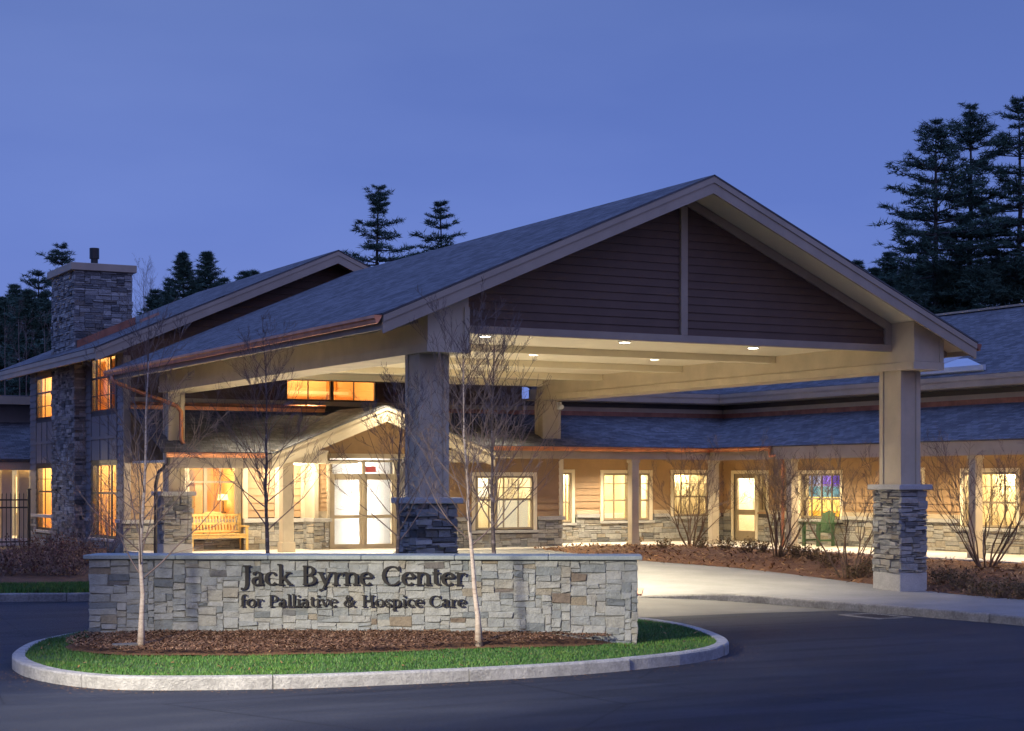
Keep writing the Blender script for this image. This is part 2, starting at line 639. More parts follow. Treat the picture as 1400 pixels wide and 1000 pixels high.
def stones(mb, fr, u0, u1, z0, z1, holes=(), cu=0.075, cz=0.07, ws=(2, 3, 4, 5, 6, 7), hs=(1, 1, 2, 2, 3), d=0.0, proud=(.03, .06), seed=1, jit=.006, gap=.005):
    rnd = random.Random(seed)
    nu = max(2, round((u1 - u0) / cu))
    nz = max(1, round((z1 - z0) / cz))
    cu, cz = (u1 - u0) / nu, (z1 - z0) / nz
    occ = [[False] * nu for _ in range(nz)]
    for h in holes:
        for r in range(nz):
            for c in range(nu):
                if h[0] < u0 + (c + .5) * cu < h[1] and h[2] < z0 + (r + .5) * cz < h[3]:
                    occ[r][c] = True
    for r in range(nz):
        for c in range(nu):
            if occ[r][c]:
                continue
            w = rnd.choice(ws)
            hh = min(rnd.choice(hs), nz - r)
            w = max(w, ceil(1.45 * hh * cz / cu + rnd.random()))      # beds lie flat: wider than tall
            k = 0
            while k < w and c + k < nu and not occ[r][c + k]:
                k += 1
            w = k
            rest = 0
            while c + w + rest < nu and rest < 2 and not occ[r][c + w + rest]:
                rest += 1
            if rest == 1:
                w += 1
            if w == 1 and hh > 2:
                hh = 2
            good = 1
            while good < hh and not any(occ[r + good][c + i] for i in range(w)):
                good += 1
            hh = good
            for i in range(hh):
                for q in range(w):
                    occ[r + i][c + q] = True
            a, b = u0 + c * cu + gap, u0 + (c + w) * cu - gap
            e, f = z0 + r * cz + gap, z0 + (r + hh) * cz - gap
            j = lambda s=1.0: rnd.uniform(-jit, jit) * s
            pr = d + rnd.uniform(*proud)
            ins = .008
            ba = [(a + j(), e + j()), (b + j(), e + j()), (b + j(), f + j()), (a + j(), f + j())]
            ce = ((a + b) / 2, (e + f) / 2)
            fa = [(x + (ins if x < ce[0] else -ins), y + (ins if y < ce[1] else -ins)) for x, y in ba]
            pts = [fr.p(x, y, d) for x, y in ba] + [fr.p(x, y, pr - .007) for x, y in ba] + [fr.p(x, y, pr + j(.8)) for x, y in fa]
            mb.add(pts, [(0, 1, 5, 4), (1, 2, 6, 5), (2, 3, 7, 6), (3, 0, 4, 7), (4, 5, 9, 8), (5, 6, 10, 9), (6, 7, 11, 10), (7, 4, 8, 11), (8, 9, 10, 11)])


def roof_slab(name, quad, parent, thick=0.05, mat=None):
    """quad: eave a, eave b, ridge b, ridge a"""
    q = [V3(p) for p in quad]
    mb = MB()
    n = (q[1] - q[0]).cross(q[3] - q[0]).normalized()
    if n.z < 0:
        n = -n
    lo = [p - n * thick for p in q]
    L = (q[1] - q[0]).length
    H0 = (q[3] - q[0]).length
    o1 = (q[3] - q[0]).dot((q[1] - q[0]).normalized())
    o2 = (q[2] - q[0]).dot((q[1] - q[0]).normalized())
    hh = sqrt(max(0, H0 ** 2 - o1 ** 2))
    mb.quad(*q, uv=[(0, 0), (L, 0), (o2, hh), (o1, hh)])
    mb.quad(*lo[::-1], uv=[(0, 0)] * 4)
    for i in range(4):
        k = (i + 1) % 4
        mb.quad(q[i], lo[i], lo[k], q[k], uv=[(0, 0), (0, .05), (.3, .05), (.3, 0)])
    return mb.build(name, mat or M['shingle'], parent)


def chevron(mb, prof, d0, d1, y0, y1):
    """band between d0 and d1 below a roof profile of (x, z) points, from y0 to y1"""
    for (xa, za), (xb, zb) in zip(prof, prof[1:]):
        mb.hexa([(xa, y0, za - d1), (xb, y0, zb - d1), (xb, y1, zb - d1), (xa, y1, za - d1),
                 (xa, y0, za - d0), (xb, y0, zb - d0), (xb, y1, zb - d0), (xa, y1, za - d0)])


def window(root, fr, u0, u1, z0, z1, cols=2, rows=(0.68,), mids=(), casing=True, sash='sash', cas='cream', sill=True, room=None, cw=0.10, upper_only=False, panemat=None, fw=.055, flat=False):
    mb = MB()
    dd = .045 if flat else 0                                # a shallow frame set near the face of the wall
    for a, b, c, e in ((u0, u0 + fw, z0, z1), (u1 - fw, u1, z0, z1), (u0 + fw, u1 - fw, z0, z0 + fw), (u0 + fw, u1 - fw, z1 - fw, z1)):
        fr.box(mb, a, b, c, e, -.09 + dd * 1.3, .012)
    for m in mids:
        fr.box(mb, m - fw * .8, m + fw * .8, z0 + fw, z1 - fw, -.085 + dd * 1.3, .008)
    zr = [lerp(z0, z1, r) for r in rows]
    for i, z in enumerate(zr):
        w = .026 if i == 0 else .011
        fr.box(mb, u0 + fw, u1 - fw, z - w, z + w, -.07 + dd, -.012 + dd * .4)
    lowz = zr[0] if (upper_only and zr) else z0 + fw
    for k in range(1, cols):
        u = lerp(u0, u1, k / cols)
        if any(abs(u - m) < .06 for m in mids):
            continue
        fr.box(mb, u - .011, u + .011, lowz, z1 - fw, -.068 + dd, -.014 + dd * .4)
    w = mb.build("window", M[sash], root)
    g = MB()
    fr.box(g, u0 + .02, u1 - .02, z0 + .02, z1 - .02, -.052, -.044)
    g.build("pane", panemat or M['glass'], w)
    if casing:
        c = MB()
        for a, b, e, f in ((u0 - cw, u0, z0 - .02, z1 + cw), (u1, u1 + cw, z0 - .02, z1 + cw), (u0, u1, z1, z1 + cw)):
            fr.box(c, a, b, e, f, -.02, .02 if flat else .048)
        c.build("casing", M[cas], w, bevel=.006)
    if sill:
        s = MB()
        fr.box(s, u0 - cw - .04, u1 + cw + .04, z0 - .10, z0 - .022, -.02, .10)
        s.build("sill", M['capstone'], w, bevel=.008)
    if room:
        interior(w, fr, u0, u1, z0, z1, **room)
    return w


ROOMS = random.Random(5)


def interior(par, fr, u0, u1, z0, z1, depth=1.8, wall='room_cream', power=40, color=WARMWHITE, strips=(), pad=.25, floor=None, lampd=0.9, top=.25):
    """the lit room seen through a window: shell, fittings and its lamp"""
    a, b, c, e = u0 - pad, u1 + pad, (z0 - .3 if floor is None else floor), z1 + top
    mb = MB()
    P = fr.p
    d0, d1 = -.165, -depth
    mb.quad(P(a, c, d1), P(b, c, d1), P(b, e, d1), P(a, e, d1))
    mb.quad(P(a, c, d0), P(a, c, d1), P(a, e, d1), P(a, e, d0))
    mb.quad(P(b, c, d0), P(b, c, d1), P(b, e, d1), P(b, e, d0))
    mb.quad(P(a, e, d0), P(b, e, d0), P(b, e, d1), P(a, e, d1))
    mb.quad(P(a, c, d0), P(b, c, d0), P(b, c, d1), P(a, c, d1))
    mb.build("room_shell", M[wall], par)
    for nm, mt, s0, s1, t0, t1, dd in strips:
        s = MB()
        fr.box(s, lerp(u0, u1, s0), lerp(u0, u1, s1), lerp(z0, z1, t0), lerp(z0, z1, t1), -dd - .05, -dd)
        s.build(nm, M[mt], par)
    light("room_light", 'POINT', P((u0 + u1) / 2, e - .08, -min(lampd, depth * .6)), power * 3.1, color, par, shadow_soft_size=.16)


# ------------------------------------------------------------------ GROUND
XS = [-160, -60, -30, -10, 0, 6, 12, 18, 24, 30, 45, 70, 160]


def sheet(name, mat, xs, ys, dz, kind="structure"):
    mb = MB()
    for x0, x1 in zip(xs, xs[1:]):
        for y0, y1 in zip(ys, ys[1:]):
            mb.quad((x0, y0, gz(y0) + dz), (x1, y0, gz(y0) + dz), (x1, y1, gz(y1) + dz), (x0, y1, gz(y1) + dz))
    return tag(mb.build(name, mat), kind=kind)


sheet("ground", M['soil'], [-900, -160, 0, 160, 900], [-400, -60, 27, 42.306, 60, 900], -0.05)
sheet("asphalt_road", M['asphalt'], [-90, -20, 0, 12, 24, 50, 90], [-30, 10, 27, 36, 42.306], 0.0)


def spline(pts, n=8, closed=False):
    P = [V3((p[0], p[1], 0)) for p in pts]
    out = []
    m = len(P)
    rng = range(m) if closed else range(m - 1)
    for i in rng:
        p0 = P[(i - 1) % m] if closed or i > 0 else P[0]
        p1, p2 = P[i], P[(i + 1) % m]
        p3 = P[(i + 2) % m] if closed or i + 2 < m else P[-1]
        for k in range(n):
            t = k / n
            out.append(0.5 * ((2 * p1) + (p2 - p0) * t + (2 * p0 - 5 * p1 + 4 * p2 - p3) * t * t + (3 * p1 - p0 - 3 * p2 + p3) * t ** 3))
    if not closed:
        out.append(P[-1])
    return out


def kerb(name, line, width, height, mat, closed=False, seg=2.6, heights=None, seed=3):
    """granite kerb stones end to end along a line; the inner side is to the left of it"""
    rnd = random.Random(seed)
    mb = MB()
    n = len(line)
    nor = []
    for i in range(n):
        a = line[(i - 1) % n] if closed or i > 0 else line[0]
        b = line[(i + 1) % n] if closed or i < n - 1 else line[-1]
        t = (b - a).normalized()
        nor.append(V3((-t.y, t.x, 0)))
    cum, L = [0], 0
    for i in range(1, n + (1 if closed else 0)):
        L += (line[i % n] - line[i - 1]).length
        cum.append(L)
    k = 0
    stone = [0]
    d = 0
    for i in range(1, len(cum)):
        if cum[i] - d > seg:
            stone.append(i)
            d = cum[i]
    if stone[-1] != len(cum) - 1:
        stone.append(len(cum) - 1)
    for s0, s1 in zip(stone, stone[1:]):
        jo = rnd.uniform(-.008, .008)
        jz = rnd.uniform(-.004, .004)
        idx = list(range(s0, s1 + 1))
        rows = []
        for q, i in enumerate(idx):
            i0 = i % n
            p, nn = line[i0].copy(), nor[i0]
            if q == 0 or q == len(idx) - 1:
                j = line[(i0 + (1 if q == 0 else -1)) % n]
                p = p + (j - p).normalized() * .006
            h = height if heights is None else heights(p)
            g = gz(p.y)
            w1 = rnd.uniform(-.006, .006)
            o1 = p + nn * (jo + w1)
            o2 = p + nn * (jo + (.018 if width > 0 else -.018))
            i1 = p + nn * width
            rows.append([(o1.x, o1.y, g - .12), (o1.x, o1.y, g + h - .02 + jz), (o2.x, o2.y, g + h + jz), (i1.x, i1.y, g + h + jz), (i1.x, i1.y, g - .12)])
        o = len(mb.v)
        for r in rows:
            mb.v += r
        for q in range(len(rows) - 1):
            for c in range(4):
                mb.f.append((o + q * 5 + c, o + q * 5 + c + 1, o + q * 5 + c + 6, o + q * 5 + c + 5))
        mb.f.append((o, o + 1, o + 2, o + 3, o + 4))
        e = o + (len(rows) - 1) * 5
        mb.f.append((e + 4, e + 3, e + 2, e + 1, e))
    return tag(mb.build(name, mat), kind="structure")


# --- the island in front
ISLE = [(4.94, 22.7), (4.92, 21.35), (5.2, 20.34), (5.7, 19.74), (6.9, 19.18), (7.9, 18.93), (9.4, 18.78), (11.1, 18.82), (12.9, 19.3), (14.0, 20.1),
        (14.75, 21.4), (15.4, 23.4), (15.4, 25.6), (15.0, 28.0), (13.8, 29.3), (12.2, 29.2), (9.4, 28.3), (7.0, 26.5), (5.9, 25.25), (5.3, 24.0)]
isle = spline(ISLE, 6, True)
kerb("island_kerb", isle, 0.16, 0.15, M['granite'], True, 2.3)
ICX, ICY = 10.2, 23.8


def inset(line, w):
    n = len(line)
    out = []
    for i in range(n):
        t = (line[(i + 1) % n] - line[(i - 1) % n]).normalized()
        out.append(line[i] + V3((-t.y, t.x, 0)) * w)
    return out


def inside(poly, x, y):
    r = False
    n = len(poly)
    j = n - 1
    for i in range(n):
        if (poly[i].y > y) != (poly[j].y > y) and x < (poly[j].x - poly[i].x) * (y - poly[i].y) / (poly[j].y - poly[i].y) + poly[i].x:
            r = not r
        j = i
    return r


def mound(name, rim, c, zfun, mat, rings=10, kind="structure"):
    mb = MB()
    n = len(rim)
    for k in range(rings + 1):
        t = k / rings
        for p in rim:
            x, y = lerp(p.x, c[0], t), lerp(p.y, c[1], t)
            mb.v.append((x, y, zfun(x, y, t)))
    for k in range(rings):
        for i in range(n):
            j = (i + 1) % n
            mb.f.append((k * n + i, k * n + j, (k + 1) * n + j, (k + 1) * n + i))
    return tag(mb.build(name, mat, smooth=True), kind=kind)


def isle_z(x, y, t=0):
    d = sqrt(((x - ICX) / 5.0) ** 2 + ((y - ICY) / 5.0) ** 2)
    return gz(y) + .125 + .10 * max(0, 1 - d * d) ** .7


turf_rim = inset(isle, 0.15)
mound("island_turf", turf_rim, (ICX, ICY), isle_z, M['grass_base'])


def grass(name, spots, seed, label, hgt=(.05, .10), w=.012):
    rnd = random.Random(seed)
    mb = MB()
    for x, y, z in spots:
        a = rnd.uniform(0, 2 * pi)
        h = rnd.uniform(*hgt)
        l = rnd.uniform(0, .045)
        b = rnd.uniform(0, 2 * pi)
        dx, dy = cos(a) * w, sin(a) * w
        mb.v += [(x - dx, y - dy, z - .01), (x + dx, y + dy, z - .01), (x + cos(b) * l, y + sin(b) * l, z + h)]
        o = len(mb.v)
        mb.f.append((o - 3, o - 2, o - 1))
    o = mb.build(name, M['grass'])
    return tag(o, label, "grass", kind="stuff")


# sign wall line (front face), mulch in front of it
WA, WB = V3((6.32, 24.16, 0)), V3((12.73, 20.436, 0))
WU = (WB - WA).normalized()
WN = V3((WU.y, -WU.x, 0))
if WN.dot(V3((0, 0, 0)) - WA) < 0:
    WN = -WN
WL = (WB - WA).length


def wallp(u, d):
    return WA + WU * u + WN * d


MULCH = spline([wallp(*q) for q in [(-.12, .1), (-.1, .9), (.5, 1.62), (1.3, 1.95), (2.6, 2.0), (4.0, 1.72), (5.2, 1.15), (6.3, .75), (7.0, .28), (7.1, -.45), (5, -.5), (2, -.5), (0, -.5)]], 5, True)
mc = wallp(3.0, .5)


def mulch_z(x, y, t=0):
    p = V3((x, y, 0)) - WA
    d = p.dot(WN)
    return isle_z(x, y) + .012 + .06 * min(1, t * 4) + .05 * max(0, 1 - abs(d - .1) / 1.4) * min(1, t * 4) + .012 * sin(x * 9) * cos(y * 8)


mound("island_mulch", MULCH, (mc.x, mc.y), mulch_z, M['mulch'], 14)
rg = random.Random(11)
spots = []
while len(spots) < 85000:
    x, y = rg.uniform(4.9, 15.6), rg.uniform(18.7, 29.4)
    if not inside(turf_rim, x, y):
        continue
    if inside(MULCH, x, y) and rg.random() > .01:
        continue
    p = V3((x, y, 0)) - WA
    if p.dot(WN) < -.6 and p.dot(WU) < 6.6 and rg.random() < .8:       # behind the wall: fewer
        continue
    spots.append((x, y, isle_z(x, y)))
grass("island_grass", spots, 12, "short green grass round the stone sign wall inside the kerb", (.015, .042), .0065)


def chips(name, spots, seed, mat, label, cat, size=(.03, .10), flat=.5):
    rnd = random.Random(seed)
    mb = MB()
    for x, y, z in spots:
        a = rnd.uniform(0, 2 * pi)
        l, w = rnd.uniform(*size), rnd.uniform(.18, .34) * size[0]
        tl = rnd.uniform(-flat, flat)
        ux, uy, uz = cos(a) * cos(tl) * l / 2, sin(a) * cos(tl) * l / 2, sin(tl) * l / 2
        px, py = -sin(a) * w, cos(a) * w
        rz = rnd.uniform(-.4, .4) * w
        h = abs(uz) + .006
        mb.quad((x - ux - px, y - uy - py, z - uz + h - rz), (x + ux - px, y + uy - py, z + uz + h - rz), (x + ux + px, y + uy + py, z + uz + h + rz), (x - ux + px, y - uy + py, z - uz + h + rz))
    return tag(mb.build(name, mat), label, cat, kind="stuff")


spots = []
ml = [wallp(u, d) for u, d in [(-.2, 2.1), (7.2, 2.1), (7.2, -.5), (-.2, -.5)]]
while len(spots) < 19000:
    p = wallp(rg.uniform(-.2, 7.1), rg.uniform(.0, 2.1))
    if inside(MULCH, p.x, p.y):
        dd = V3((p.x - mc.x, p.y - mc.y, 0)).length
        t = .25
        spots.append((p.x, p.y, mulch_z(p.x, p.y, t)))
chips("bark_chips", spots, 13, M['chips'], "loose brown bark chips lying along the foot of the sign wall", "mulch", (.022, .075), .45)

gp_ = []
rg2 = random.Random(77)
for _ in range(2600):
    i = rg2.randrange(len(isle))
    p = isle[i].lerp(isle[(i + 1) % len(isle)], rg2.random())
    t = (isle[(i + 1) % len(isle)] - isle[i]).normalized()
    w = abs(rg2.gauss(0, .22)) + .02
    if p.y < 22.5:
        q = p - V3((-t.y, t.x, 0)) * w
        gp_.append((q.x, q.y, .0))
chips("kerb_grit", gp_, 78, M['leaves'], "grit and leaf scraps gathered on the asphalt along the island kerb", "grit", (.008, .035), .3)

lp_ = []
while len(lp_) < 260:
    x, y = rg2.uniform(4.9, 15.6), rg2.uniform(18.7, 26)
    if inside(turf_rim, x, y):
        lp_.append((x, y, isle_z(x, y) + .02))
chips("lawn_leaves", lp_, 79, M['leaves'], "a few dead leaves scattered over the island grass", "fallen leaves", (.03, .07), .6)

# --- pavement, kerb of the drive, beds
KERB = [(21.15, 5), (21.1, 14), (21.05, 21.7), (20.93, 23.5), (20.69, 25.9), (20.1, 28.0), (18.7, 29.7), (15.4, 31.8), (12, 32.7), (8.6, 32.55), (6.9, 32.96), (0, 34.6), (-25, 38)]
kline = spline(KERB, 8)
INNER = [(24.6, 5), (24.5, 20), (24.4, 25.3), (24.26, 27.8), (24.05, 29.2), (24.15, 34), (23.3, 36.9), (23.0, 39), (23.0, 41.7)]


def kerb_h(p):
    if p.x < 9.4:
        return .15
    if 18.0 < p.x < 20.0:
        return lerp(.02, .15, min(1, max(0, (p.x - 18.6) / 1.4)))
    if p.x <= 18.0:
        return .02 if p.x > 10 else .1
    return .15


kerb("drive_kerb", [p for p in kline], -0.15, .15, M['kerb_dirty'], False, 3.0, kerb_h, 5)

pv, pz = MB(), MB()
rows = []
inn = spline(INNER, 8)


def pave_z(x, y, edge):
    return gz(y) + edge


def edge_pt(k):
    P_ = [(24.26, 28.0), (24.15, 34), (23.25, 37), (23.0, 41.7)]
    f = min(k * 3, 2.999)
    j = int(f)
    return V3((lerp(P_[j][0], P_[j + 1][0], f - j), lerp(P_[j][1], P_[j + 1][1], f - j), 0))


for i, p in enumerate(kline):
    if p.x < 9.5:
        break
    if p.y < 28:
        t = (p.y - 5) / (28 - 5) if p.y > 5 else 0
        q = V3((lerp(24.6, 24.26, t), p.y, 0))
    else:
        s = (20.1 - p.x) / (20.1 - 9.5)
        k = min(1, s / .25)
        q = edge_pt(k) if k < 1 else V3((lerp(23.0, 12.7, (s - .25) / .75), 41.7, 0))
    tn = (q - p).normalized()
    rows.append([p + tn * .14 + (q - p - tn * .14) * t for t in [0, .03, .1, .2, .35, .5, .65, .8, 1]])
for a, b in zip(rows, rows[1:]):
    for j in range(len(a) - 1):
        pts = []
        for pt, ed in ((a[j], j), (a[j + 1], j + 1), (b[j + 1], j + 1), (b[j], j)):
            base = a if pt in a else b
            e0 = kerb_h(base[0]) - .006
            z = gz(pt.y) + (e0 if ed == 0 else lerp(e0, .146, min(1, (pt - base[0]).length / 1.6)))
            pts.append((pt.x, pt.y, z))
        (pv if min(q_[0] for q_ in pts) > 17.6 else pz).quad(*pts)
tag(pv.build("pavement", M['concrete']), kind="structure")
tag(pz.build("entrance_plaza", M['plaza']), kind="structure")
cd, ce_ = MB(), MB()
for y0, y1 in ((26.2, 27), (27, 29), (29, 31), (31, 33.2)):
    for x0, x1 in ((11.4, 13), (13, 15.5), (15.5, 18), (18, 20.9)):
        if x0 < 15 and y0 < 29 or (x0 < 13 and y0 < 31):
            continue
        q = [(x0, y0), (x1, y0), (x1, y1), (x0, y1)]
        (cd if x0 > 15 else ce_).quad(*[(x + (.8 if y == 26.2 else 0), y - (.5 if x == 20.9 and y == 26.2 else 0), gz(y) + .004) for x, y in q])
tag(cd.build("canopy_drive", two_noise("light_pool_asphalt", [(.3, (.06, .059, .057)), (.7, (.10, .098, .094))], 1.1, 90, .7, .4, .01)), kind="structure")  # paler asphalt colour stands in for the pool of canopy light
tag(ce_.build("canopy_bounce_slab", M['plaza']), kind="structure")  # unseen pale sheet added over the drive to bounce light upwards
# joints tooled across the pavement
jm = MB()
for y in [12 + 1.5 * k for k in range(11)]:
    jm.quad((21.25, y, gz(y) + .1475), (24.4, y, gz(y) + .1475), (24.4, y + .018, gz(y) + .1475), (21.25, y + .018, gz(y) + .1475))
tag(jm.build("pavement_joints", M['mortar']), kind="structure")
# tactile paving at the dropped kerb
tp = MB()
tp.hexa([(17.0, 31.1, gz(31.1) + .03), (18.75, 29.85, gz(29.85) + .03), (19.2, 30.5, gz(30.5) + .07), (17.5, 31.8, gz(31.8) + .07),
         (17.0, 31.1, gz(31.1) + .062), (18.75, 29.85, gz(29.85) + .062), (19.2, 30.5, gz(30.5) + .112), (17.5, 31.8, gz(31.8) + .112)])
tpo = tp.build("tactile_paving", paint("brick_red_tactile", (.36, .20, .14)))
tag(tpo, kind="structure")
# porch floors
pf = MB()
pf.box(28.25, 31.3, 8, 45.2, .1, .59)
pf.box(12.7, 28.25, 41.7, 45.2, .1, .592)
tag(pf.build("porch_floor", M['concrete_porch']), kind="structure")


# mulch beds
def strip_bed(name, L, R, zl, zr, mat, nu=14, hump=.06, seed=1):
    rnd = random.Random(seed)
    mb = MB()
    m = len(L)
    for i in range(m):
        for k in range(nu + 1):
            t = k / nu
            p = L[i].lerp(R[i], t)
            z = lerp(zl(p), zr(p), t) + hump * sin(pi * t) + (rnd.uniform(-.02, .02) if 0 < k < nu else 0)
            mb.v.append((p.x, p.y, z))
    for i in range(m - 1):
        for k in range(nu):
            a = i * (nu + 1) + k
            mb.f.append((a, a + 1, a + nu + 2, a + nu + 1))
    return tag(mb.build(name, mat, smooth=True), kind="structure"), mb.v


Ls = spline([(24.45, 8), (24.33, 20), (24.22, 25.3), (24.17, 28.0), (24.13, 30), (24.06, 34), (23.16, 37), (23.03, 39), (22.9, 41.66)], 7)
Rs = spline([(28.24, 8), (28.24, 20), (28.24, 25.3), (28.24, 27.8), (28.24, 29.2), (28.24, 34), (28.24, 36.6), (28.24, 41.6), (26.0, 41.69)], 7)
bed, bedv = strip_bed("mulch_bed", Ls, Rs, lambda p: gz(p.y) + .15, lambda p: .56, M['mulch'])


def bed_z(x, y):
    return min(bedv, key=lambda v: (v[0] - x) ** 2 + (v[1] - y) ** 2)[2]


def bed_pt(px, py):
    dz = .25
    for _ in range(3):
        p = on_ground(px, py, dz)
        x = min(max(p.x, 23.3), 28.0)
        z = bed_z(x, p.y)
        d = ray(px, py)
        q = V3((0, 0, CAM_Z)) + d * ((z - CAM_Z) / d.z)
        dz = z - gz(q.y)
    return V3((q.x, q.y, bed_z(q.x, q.y)))


sp = []
rb = random.Random(21)
for v in bedv:
    if 24 < v[1] < 42:
        for _ in range(7):
            sp.append((v[0] + rb.uniform(-.25, .25), v[1] + rb.uniform(-.35, .35), v[2] + .005))
chips("bed_leaf_litter", sp, 22, M['leaves'], "brown fallen leaves and mulch littering the bed along the right porch", "leaf litter", (.05, .14), .6)

# left lawn strip and shrub bed
lk = spline([(8.9, 32.45), (6.9, 32.96), (0, 34.6), (-25, 38)], 8)
Lg = [p + V3((.05, .16, 0)) for p in lk]
Rg = [p + V3((.35, 1.75, 0)) for p in lk]
lawn, lawnv = strip_bed("lawn_strip", Lg, Rg, lambda p: gz(p.y) + .13, lambda p: gz(p.y) + .17, M['grass_base'], 8, .02, 4)
Rb = [V3((lerp(12.55, -22, i / (len(Rg) - 1)), lerp(46.5, 50, i / (len(Rg) - 1)), 0)) for i in range(len(Rg))]
lbed, lbedv = strip_bed("shrub_bed", [p - V3((0, .02, 0)) for p in Rg], Rb, lambda p: gz(p.y) + .172, lambda p: .62, M['mulch'], 16, .15, 6)
sp = []
for _ in range(9000):
    i = rb.randrange(0, 10)
    t, s = rb.random(), rb.random()
    p = Lg[i].lerp(Rg[i], t).lerp(Lg[i + 1].lerp(Rg[i + 1], t), s)
    sp.append((p.x, p.y, gz(p.y) + .145 + .02 * sin(pi * t)))
grass("lawn_grass", sp, 15, "mown grass strip behind the far left kerb", (.05, .1), .016)

# ------------------------------------------------------------------ SIGN WALL WITH LETTERS
wall = thing("stone_sign_wall", "long grey stone wall with bronze lettering standing on the kerbed island", "sign wall", tuple(WA + V3((0, 0, .2))))
WT = 1.30
wf = Frame(WA, WU, WN)
mb = MB()
wf.box(mb, 0, WL, 0, WT, -.56, 0.008)
mb.build("wall_core", M['mortar_light'], wall)
mb = MB()
stones(mb, wf, -.035, WL + .035, .1, WT, cu=.043, cz=.029, ws=(3, 4, 5, 6, 7, 8), hs=(2, 3, 3, 3, 4, 4, 5), proud=(.018, .040), seed=8, jit=.012, gap=.003)
we = Frame(WA + WU * WL, -WN, WU)
stones(mb, we, 0, .56, .1, WT, cu=.08, cz=.07, ws=(2, 3, 4), hs=(1, 2, 2), proud=(.02, .04), seed=9)
wl = Frame(WA, -WN, -WU)
stones(mb, wl, 0, .56, .1, WT, cu=.08, cz=.07, ws=(2, 3, 4), hs=(1, 2, 2), proud=(.02, .04), seed=10)
wb = Frame(WA + WU * WL - WN * .56, -WU, -WN)
stones(mb, wb, 0, WL, .1, WT, cu=.085, cz=.07, ws=(3, 4, 5, 6), hs=(1, 2, 2, 3), proud=(.02, .04), seed=12)
mb.build("stone_veneer", M['sign_stone'], wall)
mb = MB()
nseg = 6
for i in range(nseg):
    a, b = lerp(-.1, WL + .1, i / nseg) + .003, lerp(-.1, WL + .1, (i + 1) / nseg) - .003
    wf.box(mb, a, b, WT + .004, WT + .062, -.64, .085)
mb.build("coping", M['bluestone'], wall, bevel=.008)


def arc(cx, cy, rx, ry, a0, a1, n=14):
    return [(cx + rx * cos(radians(lerp(a0, a1, i / n))), cy + ry * sin(radians(lerp(a0, a1, i / n)))) for i in range(n + 1)]


TK, TN = .142, .056


def S(x, y, w=.30):                       # a serif
    return ([(x - w / 2, y), (x + w / 2, y)], .075)


def st(x, y0, y1):
    return ([(x, y0), (x, y1)], TK)


